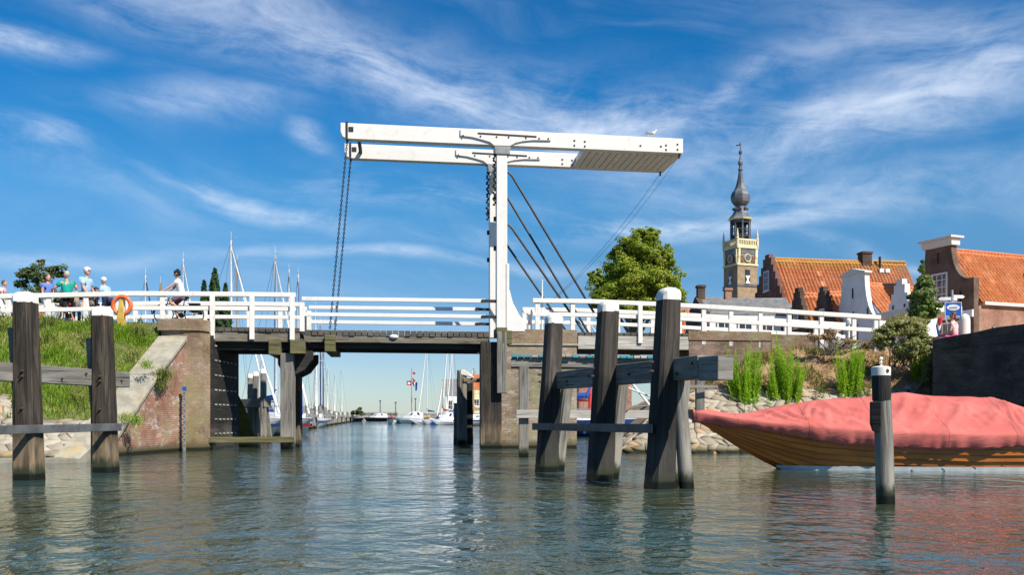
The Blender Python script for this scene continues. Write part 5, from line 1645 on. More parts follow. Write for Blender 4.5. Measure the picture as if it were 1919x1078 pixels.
# ---------------------------------------------------------------- the tower
TX, TD = X(1388, 140), 140.0
tw = wthing('town_hall_tower', (TX, TD, 3.7), 'slender stone tower with cream gallery, open lantern and grey onion spire', 'tower')
def tz(y): return CZ + (HY - y) * TD / F
ang = R(21.8)
def sq(h0, h1, wd, name, mat, parent=tw, bev=0.0):
    mb = MB(); mb.box((TX, TD, (h0 + h1) / 2), (wd, wd, h1 - h0), ang); return mb.build(name, M[mat], parent, bevel=bev)
sq(3, tz(498), 3.5, 'shaft', 'sandstone'); sq(tz(540), tz(536), 3.72, 'string_course', 'lead'); sq(tz(501), tz(498), 3.75, 'string_course', 'cream')
sq(tz(498), tz(468), 3.45, 'clock_stage', 'sandstone')
fd, fn = V((math.cos(ang), math.sin(ang), 0)), V((math.sin(ang), -math.cos(ang), 0))
c0 = V((TX, TD, 0))
for k in range(4):
    m_ = Matrix.Rotation(k * math.pi / 2, 3, 'Z'); d, n = m_ @ fd, m_ @ fn
    for sgn in (-1, 1):
        mb = MB(); p = c0 + d * (sgn * 1.5) + n * 1.68
        mb.beam(p + V((0, 0, tz(498))), p + n * .1 + V((0, 0, tz(470))), .34, .3, up=n); mb.ball(p + n * .08 + V((0, 0, tz(484))), (.22, .22, .45), 8, 6); mb.build('console', M['cream'], tw)
    mb = MB(); p = c0 + n * 1.75
    mb.prism([p - d * 1.3 + V((0, 0, tz(479))), p + d * 1.3 + V((0, 0, tz(479))), p + d * 1.3 + V((0, 0, tz(471))), p - d * 1.3 + V((0, 0, tz(471)))], n * .05); mb.build('dark_panel', M['lead'], tw)
    mb = MB(); mb.tube([p + n * .02 + V((0, 0, tz(487))), p + n * .12 + V((0, 0, tz(487)))], .5, 18); mb.build('clock_face', M['lead'], tw)
    mb = MB(); mb.tube([p + n * .1 + d * .55 * math.cos(a) + V((0, 0, tz(487) + .55 * math.sin(a))) for a in np.linspace(0, 2 * math.pi, 20)[:-1]], .07, 6, closed=True); mb.build('clock_rim', M['cream'], tw)
    for sgn in (-1, 1):
        mb = MB(); q = p + d * sgn * 1.0; mb.prism([q - d * .28 + V((0, 0, tz(495))), q + d * .28 + V((0, 0, tz(495))), q + d * .22 + V((0, 0, tz(483))), q - d * .22 + V((0, 0, tz(483)))], n * .06); mb.build('relief', M['brick_step'], tw)
    # gallery balustrade
    mb = MB(); g = c0 + n * 1.74
    mb.beam(g - d * 1.82 + V((0, 0, tz(453))), g + d * 1.82 + V((0, 0, tz(453))), .18, .22); mb.beam(g - d * 1.82 + V((0, 0, tz(464))), g + d * 1.82 + V((0, 0, tz(464))), .2, .2)
    for i in range(12): q = g + d * (-1.65 + i * 3.3 / 11); mb.beam(q + V((0, 0, tz(463))), q + V((0, 0, tz(454))), .13, .13, up=n)
    mb.build('balustrade', M['cream'], tw)
    q = c0 + (d + n) * 1.76
    mb = MB(); mb.lathe([(.2, tz(466)), (.2, tz(452)), (.26, tz(451.5)), (.14, tz(449)), (.16, tz(445)), (.03, tz(433))], q, 8); mb.build('pinnacle', M['cream'], tw)
    mb = MB(); mb.prism([p + V((0, 0, tz(535))) - d * .42, p + V((0, 0, tz(535))) + d * .42, p + V((0, 0, tz(509))) + d * .42, p + V((0, 0, tz(509))) - d * .42], n * .05); wn = mb.build('window', M['glass'], tw)
    mb = MB(); z0, z1 = tz(534.5), tz(520); mb.prism([p + n * .05 + d * a + V((0, 0, z)) for a, z in ((-.42, z0), (.42, z0), (.1, (z0 + z1) / 2), (.42, z1), (-.42, z1), (-.1, (z0 + z1) / 2))], n * .06); mb.build('shutter', M['hull_white'], wn)
sq(tz(469), tz(465), 3.75, 'gallery_floor', 'cream')
mb = MB()
for k in range(8):
    a = ang + k * math.pi / 4 + math.pi / 8; p = c0 + V((math.cos(a), math.sin(a), 0)) * 1.42
    mb.beam(p + V((0, 0, tz(466))), p + V((0, 0, tz(413))), .22, .22, up=V((math.cos(a), math.sin(a), 0)))
mb.build('lantern_posts', M['lead'], tw)
for k in range(8):
    a = ang + k * math.pi / 4; n = V((math.cos(a), math.sin(a), 0)); d = V((-n.y, n.x, 0)); p = c0 + n * 1.3
    mb = MB()
    for (z, h) in ((tz(444), .35), (tz(431), .14), (tz(416.5), .5)): mb.beam(p - d * .5 + V((0, 0, z)), p + d * .5 + V((0, 0, z)), .1, h)
    build_each(mb, 'lantern_rail', M['lead'] if k % 2 else M['iron'], tw)
mb = MB()
for k in range(7): mb.lathe([(.1, .3), (.18, .26), (.24, .1), (.3, 0)], (TX + .6 * math.cos(k * 2.4), TD + .6 * math.sin(k * 2.4), tz(440 - k * 3)), 8)
mb.build('bells', M['iron'], tw)
mb = MB(); mb.lathe([(.7, tz(466)), (.7, tz(412))], (TX, TD, 0), 8); mb.build('lantern_core', M['iron'], tw)
mb = MB(); mb.lathe([(1.75, tz(413.5)), (1.85, tz(411)), (1.6, tz(409.5))], (TX, TD, 0), 8, ang + .39); mb.build('lantern_cornice', M['cream'], tw)
prof = [(1.8, 411), (1.62, 408), (1.2, 402), (.95, 396), (.82, 390), (.80, 386), (1.05, 384), (1.35, 379), (1.47, 373), (1.45, 367), (1.25, 361), (.95, 356), (.72, 350), (.55, 342), (.42, 334), (.32, 327), (.24, 320)]
mb = MB(); mb.lathe([(r, tz(y)) for r, y in prof], (TX, TD, 0), 8, ang + .39); mb.build('onion_dome', M['lead'], tw)
mb = MB(); mb.lathe([(r, tz(y)) for r, y in [(.26, 321), (.38, 318), (.25, 315), (.2, 311), (.34, 308), (.38, 304), (.2, 300), (.14, 296), (.1, 290), (.26, 287), (.28, 284), (.08, 281), (.05, 272), (.14, 270), (.12, 268), (.02, 264)]], (TX, TD, 0), 10); mb.build('spire', M['lead'], tw)
mb = MB(); mb.box((TX - .3, TD, tz(272)), (.7, .04, .2)); mb.build('weather_vane', M['iron'], tw)
for k in range(8):
    a = ang + k * math.pi / 4 + .2; mb = MB(); mb.ball((TX + 1.02 * math.cos(a), TD + 1.02 * math.sin(a), tz(392)), .22, 6, 5); mb.build('roof_ball', M['lead'], tw)
# ---------------------------------------------------------------- marina boats
def hull_mesh(L, bm, fb, full=.5, transom=.75, rake=.12):
    """local hull: bow at +x; returns builders for hull and deck"""
    mb = MB(); dk = MB(); rings = []; edge = []
    for i in range(15):
        t = i / 14; x = -L / 2 + L * t
        hb = bm / 2 * (1 - max(0, (t - .45) / .55) ** 2.1) * (transom + (1 - transom) * min(1, t / .4) ** .7)
        hb = max(hb, .03); zs = fb * (1 + .28 * max(0, t - .4) ** 1.5); zk = -.35 + (zs + .30) * max(0, (t - .9) / .1) ** 1.4 * .9
        ring = []
        for j in range(7):
            f = j / 6; ring.append(V((x + rake * L * .25 * (1 - f) * max(0, t - .7) / .3, -hb * (1 - f ** 2.2) if f < 1 else 0, zs + (zk - zs) * f)))
        ring += [V((p.x, -p.y, p.z)) for p in reversed(ring[:-1])]
        rings.append(ring); edge.append((ring[0], ring[-1]))
    mb.loft(rings)
    dk.loft([[a * 1 + V((0, .02, .02)), V((a.x, 0, a.z + .07)), b + V((0, -.02, .02))] for a, b in edge], closed_ring=False, caps=False)
    return mb, dk


def band_mesh(L, bm, fb, z0, z1, out=.02, transom=.75):
    mb = MB(); rg = []
    for i in range(15):
        t = i / 14; x = -L / 2 + L * t
        hb = max(.03, bm / 2 * (1 - max(0, (t - .45) / .55) ** 2.1) * (transom + (1 - transom) * min(1, t / .4) ** .7)); zs = fb * (1 + .28 * max(0, t - .4) ** 1.5)
        def y(z): f = min(1, max(0, (zs - z) / (zs + .35))); return hb * (1 - f ** 2.2) + out
        xo = .12 * L * .25 * max(0, t - .7) / .3
        rg.append([V((x + xo, -y(z0), z0)), V((x + xo, -y(z1), z1))])
    left = MB(); left.loft(rg, closed_ring=False, caps=False)
    left.loft([[V((p.x, -p.y, p.z)) for p in r] for r in rg], closed_ring=False, caps=False)
    return left


def sailboat(label, x, y, rz, L, mast, hull='hull_white', stripe='hull_blue', mastmat='alu', cover='blue_canvas', jib='white_cloth', lean=0.0, hood=None, group='sailing boats moored in the marina', extra=None):
    t = thing('sailing_boat', (x, y, 0), label, 'boat', group, rz)
    h, d = hull_mesh(L, L * .31, .95); hb = h.build('hull', M[hull], t, smooth=True); d.build('deck', M['hull_white'], t)
    band_mesh(L, L * .31, .95, .58, .74).build('stripe', M[stripe], hb)
    mb = MB(); mb.loft([[V((px_, -w_, .95)), V((px_ + .05, -w_ * .85, zt)), V((px_ + .05, w_ * .85, zt)), V((px_, w_, .95))] for px_, w_, zt in ((-L * .16, L * .09, 1.45), (0, L * .095, 1.5), (L * .16, L * .07, 1.4), (L * .24, L * .05, 1.12))])
    c = mb.build('cabin', M['hull_white'], t, bevel=.03)
    mb = MB()
    for s_ in (-1, 1): mb.prism([V((-L * .1, s_ * L * .088, 1.14)), V((L * .12, s_ * L * .078, 1.14)), V((L * .12, s_ * L * .073, 1.3)), V((-L * .1, s_ * L * .083, 1.3))], (0, s_ * .015, 0))
    build_each(mb, 'cabin_window', M['glass'], c)
    mx = L * .06
    mb = MB(); mb.tube([(mx, 0, 1.2), (mx + lean * .5, 0, mast * .6), (mx + lean, 0, mast)], [.085, .08, .065], 8); ms = mb.build('mast', M[mastmat], t, smooth=True)
    mb = MB(); mb.tube([(mx, -L * .1, mast * .55), (mx, L * .1, mast * .55)], .025, 6); mb.tube([(mx, 0, mast), (mx, 0, mast + .55)], .015, 5); mb.tube([(mx, 0, mast + .05), (mx + .5, 0, mast + .1)], .02, 5); mb.build('spreaders', M['alu'], ms)
    mb = MB(); mb.tube([(mx, 0, 2.15), (mx - L * .38, 0, 2.2)], .06, 8); bo = mb.build('boom', M[mastmat], t)
    mb = MB(); mb.tube([(mx + .05, 0, 3.0), (mx - .15, 0, 2.45), (mx - L * .2, 0, 2.36), (mx - L * .38, 0, 2.28)], [.06, .2, .17, .1], 8); mb.build('sail_cover', M[cover], bo, smooth=True)
    mb = MB(); mb.tube([(L * .5, 0, 1.35), (L * .3, 0, 1.35 + (mast * .93 - 1.35) * .44), (mx + .1, 0, mast * .95)], [.07, .085, .03], 8); mb.build('furled_sail', M[jib], t, smooth=True)
    mb = MB(); top = V((mx, 0, mast - .1))
    for q in ((-L * .49, 0, 1.1), (mx - .2, -L * .145, 1.0), (mx - .2, L * .145, 1.0), (L * .5, 0, 1.3)): mb.tube([V(q), top], .012, 4)
    mb.build('rigging', M['strap'], t)
    mb = MB()
    for s_ in (-1, 1):
        mb.tube([(L * .5, 0, 1.85), (L * .38, s_ * L * .06, 1.8), (L * .2, s_ * L * .12, 1.68), (-L * .2, s_ * L * .145, 1.58), (-L * .46, s_ * L * .115, 1.6)], .018, 5)
        for px_, py_ in ((.38, .06), (.2, .12), (0, .145), (-.2, .145), (-.46, .115)): mb.tube([(L * px_, s_ * L * py_, .95), (L * px_, s_ * L * py_, 1.68)], .018, 5)
    mb.build('guard_rail', M['steel'], t)
    if hood:
        mb = MB(); mb.loft([[V((px_, -w_, 1.35)), V((px_, -w_ * .8, zt)), V((px_, 0, zt + .1)), V((px_, w_ * .8, zt)), V((px_, w_, 1.35))] for px_, w_, zt in ((-L * .3, L * .09, 1.6), (-L * .26, L * .1, 2.05), (-L * .14, L * .09, 2.0), (-L * .08, L * .08, 1.5))]); mb.build('spray_hood', M[hood], t, smooth=True)
    mb = MB()
    for px_ in (-.25, .05, .25): mb.tube([(L * px_, -L * .16, .2), (L * px_, -L * .16, .75)], [.11, .11], 8)
    build_each(mb, 'fender', M['navy_canvas' if stripe == 'hull_blue' else 'hull_white'], t)
    return t


def motorboat(label, x, y, rz, L, hull='hull_white', hull_low=None, cabin=True, fb=.8, group='motor boats in the harbour mouth', screen=True, canopy=None):
    t = thing('motor_boat', (x, y, 0), label, 'boat', group, rz)
    h, d = hull_mesh(L, L * .33, fb, transom=.9, rake=.3); hb = h.build('hull', M[hull], t, smooth=True); d.build('deck', M['hull_white'], t)
    if hull_low: band_mesh(L, L * .33, fb, -.1, fb * .55, transom=.9).build('lower_band', M[hull_low], hb)
    if cabin:
        mb = MB(); mb.loft([[V((a, -w_, fb)), V((a + .1, -w_ * .78, zt)), V((a + .1, w_ * .78, zt)), V((a, w_, fb))] for a, w_, zt in ((-L * .22, L * .12, fb + .95), (-L * .05, L * .13, fb + 1.15), (L * .1, L * .12, fb + 1.0), (L * .3, L * .06, fb + .12))]); c = mb.build('cabin', M['hull_white'], t, bevel=.04)
        mb = MB()
        for s_ in (-1, 1): mb.prism([V((-L * .16, s_ * L * .108, fb + .55)), V((L * .12, s_ * L * .103, fb + .5)), V((L * .07, s_ * L * .094, fb + .95)), V((-L * .12, s_ * L * .098, fb + 1.0))], (0, s_ * .04, 0))
        build_each(mb, 'cabin_window', M['glass'], c)
    elif screen:
        mb = MB(); mb.loft([[V((L * .06, -L * .12, fb)), V((-L * .02, -L * .11, fb + .5))], [V((L * .14, 0, fb + .05)), V((L * .05, 0, fb + .55))], [V((L * .06, L * .12, fb)), V((-L * .02, L * .11, fb + .5))]], closed_ring=False, caps=False); o = mb.build('windscreen', M['glass'], t); s_ = o.modifiers.new('thick', 'SOLIDIFY'); s_.thickness = .03
        mb = MB(); mb.box((-L * .15, 0, fb + .1), (L * .2, L * .2, .3)); mb.build('seat', M['cream_canvas'], t, bevel=.05)
        mb = MB(); mb.box((-L * .53, 0, .55), (.3, .35, .8)); mb.build('outboard_motor', M['bike_black'], t, bevel=.08)
    if canopy:
        mb = MB(); mb.loft([[V((a, -L * .13, fb + .4)), V((a, -L * .11, zt)), V((a, 0, zt + .12)), V((a, L * .11, zt)), V((a, L * .13, fb + .4))] for a, zt in ((-L * .38, fb + 1.0), (-L * .2, fb + 1.35), (0, fb + 1.2))]); mb.build('canopy', M[canopy], t, smooth=True)
    mb = MB(); mb.tube([(L * .47, 0, fb + .75), (L * .36, -L * .09, fb + .65), (L * .1, -L * .155, fb + .5)], .02, 5); mb.tube([(L * .47, 0, fb + .75), (L * .36, L * .09, fb + .65), (L * .1, L * .155, fb + .5)], .02, 5)
    for a, b in ((.36, .09), (.1, .155)): mb.tube([(L * a, -L * b, fb), (L * a, -L * b, fb + .6)], .018, 5); mb.tube([(L * a, L * b, fb), (L * a, L * b, fb + .6)], .018, 5)
    mb.build('bow_rail', M['steel'], t)
    return t


def sb(label, px, d, ytop, rz, L, **k):
    return sailboat(label, X(px, d), d, R(rz), L, Z(ytop, d), **k)
sb('tall masted white sailing boat right of the conifers, white furled foresail slanting right', 422, 60, 452, -38, 11, cover='navy_canvas', hood='navy_canvas')
sb('sailing boat with a tawny wooden mast and faded pink streamer, behind the conifers', 437, 76, 490, -40, 10, mastmat='wood_mast', hull='hull_green', cover='red_canvas')
sb('sailing boat whose grey mast rises left of the lifebuoy, dark furled sail at its top', 267, 75, 516, -40, 9, cover='navy_canvas', jib='navy_canvas')
sb('sailing boat with a short ochre mast between the lifebuoy and the cyclist', 295, 70, 533, -40, 8, mastmat='wood_mast')
sb('sailing boat whose white mast rises directly behind the cyclist', 337, 80, 485, -40, 10)
sb('white sailing boat left of the dark trestle post, bow close to the three capped piles', 508, 62, 480, -48, 10, hood='navy_canvas', stripe='flag_red')
sb('blue hulled sailing boat with a bright blue furled foresail, right behind the trestle post', 558, 84, 515, -72, 9, hull='hull_blue', jib='blue_canvas', stripe='hull_white')
sb('white sailing boat with twin looking pale spars, right of the trestle under the lifting beam', 591, 104, 575, -76, 10, cover='cream_canvas')
sb('dark hulled sailing boat with an ochre wooden mast midway along the row of piles', 606, 132, 655, -78, 9, mastmat='wood_mast', hull='hull_dark', jib='navy_canvas')
sb('white sailing boat with a slim mast just left of the trestle, in the second row', 540, 98, 505, -65, 9, cover='navy_canvas')
sb('small white sailing boat near the far end of the row of piles', 628, 185, 700, -80, 9, cover='cream_canvas', hood='navy_canvas')
sb('white sailing boat with an orange covered boom, second from the end of the pile row', 615, 160, 690, -80, 9, cover='orange_cloth')
sb('white sailing boat seen through the jetty opening, blue sail cover and red mast', 1089, 56, 600, -15, 9, mastmat='red_canvas', cover='blue_canvas', hull='hull_blue')
sb('tall slim masted sailing boat alone in the middle of the gap under the leaf', 803, 200, 640, -110, 10, cover='navy_canvas')
sb('sailing boat with the left one of two close pale masts beside the far white house', 841, 166, 640, -100, 10, cover='cream_canvas')
sb('sailing boat with the right one of two close pale masts beside the far white house', 850, 169, 640, -100, 10, cover='blue_canvas')
sb('brown masted sailing boat in front of the far white house', 832, 162, 712, -100, 9, mastmat='wood_mast', hull='hull_dark', cover='red_canvas')
sb('sailing boat half hidden behind the weathered piles beyond the pier', 893, 120, 690, -120, 10, mastmat='wood_mast', cover='cream_canvas')
motorboat('sleek white motor yacht with dark green lower hull, largest boat in the harbour mouth', X(778, 160), 160, R(176), 6.4, hull_low='hull_green', fb=.9)
motorboat('dark motor boat low in the water, left of the motor yacht', X(712, 230), 230, R(165), 8, hull='hull_dark', fb=.9)
motorboat('white open boat with a driver in red, coming towards the bridge', X(735, 145), 145, R(-80), 4.4, cabin=False, fb=.6)
motorboat('white motor boat with a blue canopy at the right bank, near the weathered piles', X(846, 130), 130, R(-150), 6, cabin=True, fb=.7, canopy='blue_canvas', hull_low='hull_blue')
motorboat('white open boat with yellow clothed passengers, right of the motor yacht', X(800, 142), 142, R(-160), 4.6, cabin=False, fb=.6, hull_low='hull_dark')
motorboat('white open boat between the passengers boat and the blue canopied boat', X(822, 136), 136, R(-165), 4.6, cabin=False, fb=.65)
motorboat('dark inflatable boat at the far end of the row of piles', X(662, 220), 220, R(-40), 7, hull='hull_dark', cabin=False, fb=.8)
motorboat('white cabin cruiser among the piles, with a low cream wheelhouse', X(640, 215), 215, R(-70), 8, canopy='cream_canvas')
motorboat('white cabin cruiser beside the trestle post behind the near piles', X(572, 112), 112, R(-75), 8)
motorboat('white open boat with an orange bundle on its bow, left of the three capped piles', X(452, 52), 52, R(-55), 6.5, cabin=False, canopy='navy_canvas', hull_low='hull_blue')
motorboat('white cabin cruiser with a navy canopy behind the nearest piles of the row', X(592, 118), 118, R(-78), 8, canopy='navy_canvas')
motorboat('white cabin cruiser with a blue hull band midway along the row of piles', X(614, 146), 146, R(-80), 8, hull_low='hull_blue')
motorboat('white cabin cruiser without canopy two thirds along the row of piles', X(630, 178), 178, R(-82), 8)
sb('white sailing boat with a red stripe between the two cruisers by the pile row', 601, 122, 600, -78, 9, stripe='flag_red', cover='navy_canvas', jib='navy_canvas')
sb('white sailing boat with a green cover far along the pile row', 640, 205, 690, -78, 9, cover='hull_green', stripe='hull_green')
mb = MB()
for i in range(9): mb.ball((X(449, 50.5) + random.uniform(-.18, .18), 50.0 + random.uniform(-.3, .3), 1.15 + i * .1), (.2, .17, .14), 8, 6)
tag(mb.build('sail_bag', M['orange_cloth'], origin=(X(449, 50.5), 50, 1.0), smooth='all'), 'crumpled orange cloth on the bow of the open boat by the capped piles', 'sail bag')
# piles along the marina edge
for i, f in enumerate(np.linspace(0, 1, 14)):
    d = 1 / ((1 - f) / 84 + f / 290); px = 567 + (677 - 567) * f
    x = X(px, d); mb = MB(); s_ = 1 + random.uniform(-.1, .2)
    mb.tube([(x, d, -2), (x, d, 0), (x + random.uniform(-.06, .06), d, 2.1 * s_)], [.24, .23, .2], 10)
    mb.tube([(x + .5, d + .7, -2), (x + .12, d + .1, 1.7 * s_)], [.16, .15], 8)
    tag(mb.build('mooring_pile', M['greywood'], origin=(x, d, 0)), 'weathered pile in the receding row along the marina, right of the trestle', 'pile', 'row of piles along the marina')
wk = MB()
for f in np.linspace(0, 1, 14)[:-1]:
    f2 = f + 1 / 13; d0, d1 = 1 / ((1 - f) / 84 + f / 290), 1 / ((1 - f2) / 84 + f2 / 290)
    wk.beam((X(567 + 110 * f, d0) - .5, d0 + .6, 1.25), (X(567 + 110 * f2, d1) - .5, d1 + .6, 1.25), 1.0, .18)
tag(wk.build('pontoon', M['palewood'], origin=(X(600, 120), 120, 0)), 'long wooden pontoon behind the receding row of marina piles', 'pontoon')
ps = wthing('palisade', (X(706, 260), 260, 0), 'grey timber breakwater closing the harbour in the distance', 'breakwater')
mb = MB()
for i in range(70): mb.box((X(668 + i * 1.12, 260), 260 + random.uniform(-.1, .1), .6), (.15, .3, 3.6 + random.uniform(-.1, .1)))
mb.build('planking', M['palewood'], ps)
mb = MB(); mb.beam((X(668, 260), 259.7, 2.0), (X(746, 260), 259.7, 2.0), .2, .25); mb.build('rail', M['greywood'], ps)
bush((X(672, 210), 210, .8), [(672, 771, 10, 8), (662, 774, 8, 6), (680, 775, 6, 5)], 210, 20, 900, .25, 'leaf_dark', 'distant dark shrubs at the end of the marina row', stalks=6)
fp = wthing('flag_pole', (X(772, 200), 200, 0), 'distant mast with three flags above the motor yacht', 'flagpole')
mb = MB(); mb.tube([(X(772, 200), 200, 0), (X(772, 200), 200, Z(690, 200))], [.12, .06], 8); mb.tube([(X(766, 200), 200, Z(713, 200)), (X(779, 200), 200, Z(713, 200))], .05, 6); mb.build('pole', M['wood_mast'], fp)
def flag(pts, d, mats, names, parent):
    for k, m_ in enumerate(mats):
        mb = MB(); rows = []
        for i in range(5):
            t = i / 4
            a = V((X(pts[0][0] + (pts[1][0] - pts[0][0]) * t, d), d + .25 * math.sin(t * 6), Z(pts[0][1] + (pts[1][1] - pts[0][1]) * t, d)))
            b = V((X(pts[3][0] + (pts[2][0] - pts[3][0]) * t, d), d + .25 * math.sin(t * 6), Z(pts[3][1] + (pts[2][1] - pts[3][1]) * t, d)))
            n = len(mats); rows.append([a.lerp(b, k / n), a.lerp(b, (k + 1) / n)])
        mb.loft(rows, closed_ring=False, caps=False); o = mb.build(names, M[m_], parent); s_ = o.modifiers.new('thick', 'SOLIDIFY'); s_.thickness = .02
flag([(773, 708), (779, 714), (777, 726), (773, 719)], 200, ['flag_red', 'flag_white', 'flag_blue'], 'tricolour_flag', fp)
flag([(771, 714), (763, 715), (763, 722), (771, 723)], 200, ['flag_red', 'flag_white', 'flag_red'], 'signal_flag', fp)
flag([(779, 718), (783, 716), (782, 732), (779, 733)], 200, ['flag_blue'], 'blue_pennant', fp)
flag([(772, 696), (781, 700), (781, 702), (772, 702)], 200, ['pink_streamer'], 'pennant', fp)
for px, y0, d in ((713, 752, 240), (742, 755, 240), (779, 748, 235)):
    mb = MB(); mb.tube([(X(px, d), d, 0), (X(px, d), d, Z(y0, d))], [.16, .1], 6); mb.box((X(px, d), d, Z(y0, d)), (.5, .3, .35))
    tag(mb.build('beacon_post', M['strap'], origin=(X(px, d), d, 0)), {713: 'dark beacon post left of the two others above the distant breakwater', 742: 'dark beacon post above the right end of the distant breakwater', 779: 'dark post directly right of the flag mast, above the motor yacht'}[px], 'beacon', 'posts at the harbour mouth')

# ---------------------------------------------------------------- bicycles
def bicycle(label, loc, rz, frame='bike_black', group='bicycles on the bridge road', lean=0.0, bag=None):
    t = thing('bicycle', loc, label, 'bicycle', group, rz); t.rotation_euler = (lean, 0, rz)
    for x in (-.54, .54):
        mb = MB(); mb.tube([(x + .335 * math.cos(a), 0, .35 + .335 * math.sin(a)) for a in np.linspace(0, 2 * math.pi, 29)[:-1]], .02, 6, closed=True); wl = mb.build('wheel', M['rubber'], t, smooth=True)
        mb = MB()
        for k in range(12): a = k * math.pi / 6; mb.tube([(x, .02 * (-1) ** k, .35), (x + .32 * math.cos(a), 0, .35 + .32 * math.sin(a))], .003, 4)
        mb.tube([(x, -.05, .35), (x, .05, .35)], .025, 8); mb.build('spokes', M['steel'], wl)
        mb = MB(); mb.tube([(x + .37 * math.cos(a), 0, .35 + .37 * math.sin(a)) for a in np.linspace(.1, 2.6 if x < 0 else 1.9, 12)], .025, 5); mb.build('mudguard', M[frame], t)
    mb = MB(); hd, st, bb, ra_ = V((.36, 0, .88)), V((-.18, 0, .82)), V((-.08, 0, .32)), V((-.54, 0, .35))
    for a, b, r in ((V((.40, 0, .74)), st.lerp(bb, .3), .018), (V((.43, 0, .66)), bb, .02), (st + V((-.03, 0, .12)), bb, .018), (hd + V((-.02, 0, .1)), V((.47, 0, .58)), .02), (st.lerp(bb, .12), ra_, .011), (bb, ra_, .012), (V((.47, 0, .58)), V((.54, .04, .35)), .013), (V((.47, 0, .58)), V((.54, -.04, .35)), .013)): mb.tube([a, b], r, 7)
    mb.build('frame', M[frame], t, smooth=True)
    mb = MB(); mb.tube([(.2, -.28, 1.05), (.32, -.22, 1.07), (.36, 0, 1.03), (.32, .22, 1.07), (.2, .28, 1.05)], .013, 6); mb.build('handlebar', M['steel'], t)
    mb = MB(); mb.ball((-.24, 0, .97), (.15, .09, .05), 10, 6); mb.build('saddle', M['black_cloth'], t)
    mb = MB(); mb.beam((-.75, 0, .76), (-.3, 0, .76), .14, .02); mb.tube([(-.7, 0, .76), (-.56, 0, .36)], .01, 5); mb.build('carrier', M['bike_black'], t)
    mb = MB(); mb.tube([(-.08, -.08, .32), (-.02, -.08, .17)], .012, 5); mb.tube([(-.08, .08, .32), (-.14, .08, .47)], .012, 5); mb.box((-.02, -.13, .16), (.1, .09, .025)); mb.box((-.14, .13, .48), (.1, .09, .025)); mb.tube([(-.08, -.1, .32), (-.08, .1, .32)], .09, 12); mb.build('crank', M['iron'], t)
    mb = MB(); mb.ball((.47, 0, .92), (.05, .05, .05), 8, 6); mb.build('headlight', M['steel'], t)
    mb = MB(); mb.box((-.8, 0, .66), (.03, .07, .05)); mb.build('rear_light', M['red_lens'], t)
    if bag:
        for s_ in (-1, 1): mb = MB(); mb.box((-.56, s_ * .14, .6), (.36, .11, .32)); mb.build('pannier', M[bag], t, bevel=.04)
    return t

# ---------------------------------------------------------------- people
def skin_mesh(vs, es, root, sub=1):
    names = list(vs); me = bpy.data.meshes.new('tmp'); me.from_pydata([tuple(vs[n][0]) for n in names], [(names.index(a), names.index(b)) for a, b in es], [])
    o = bpy.data.objects.new('tmp', me); C.objects.link(o)
    o.modifiers.new('skin', 'SKIN').use_smooth_shade = True
    if not me.skin_vertices: bpy.context.view_layer.update()
    for i, n in enumerate(names):
        r = vs[n][1]; me.skin_vertices[0].data[i].radius = r if hasattr(r, '__len__') else (r, r); me.skin_vertices[0].data[i].use_root = (n == root)
    s_ = o.modifiers.new('sub', 'SUBSURF'); s_.levels = s_.render_levels = sub
    dg = bpy.context.evaluated_depsgraph_get()
    res = bpy.data.meshes.new_from_object(o.evaluated_get(dg)); bpy.data.objects.remove(o); bpy.data.meshes.remove(me)
    return res


def ik(a, b, l1, l2, bend):
    d = b - a; D = min(d.length, (l1 + l2) * .995); dn = d.normalized(); b = a + dn * D
    x = (l1 * l1 - l2 * l2 + D * D) / (2 * D); h = math.sqrt(max(0, l1 * l1 - x * x))
    p = (bend - dn * bend.dot(dn)).normalized()
    return a + dn * x + p * h, b


def mesh_of(mb):
    me = bpy.data.meshes.new('tmp'); me.from_pydata(mb.v, [], mb.f); return me


def joined(name, meshes, mats, parent):
    bm = bmesh.new()
    for me, mi in meshes:
        n0 = len(bm.faces); bm.from_mesh(me); bm.faces.ensure_lookup_table()
        for f in bm.faces[n0:]: f.material_index = mi; f.smooth = True
    bmesh.ops.recalc_face_normals(bm, faces=bm.faces)
    me = bpy.data.meshes.new(name); bm.to_mesh(me); bm.free()
    for m_ in mats: me.materials.append(m_)
    auto_uv(me)
    o = bpy.data.objects.new(name, me); C.objects.link(o); o.parent = parent
    return o


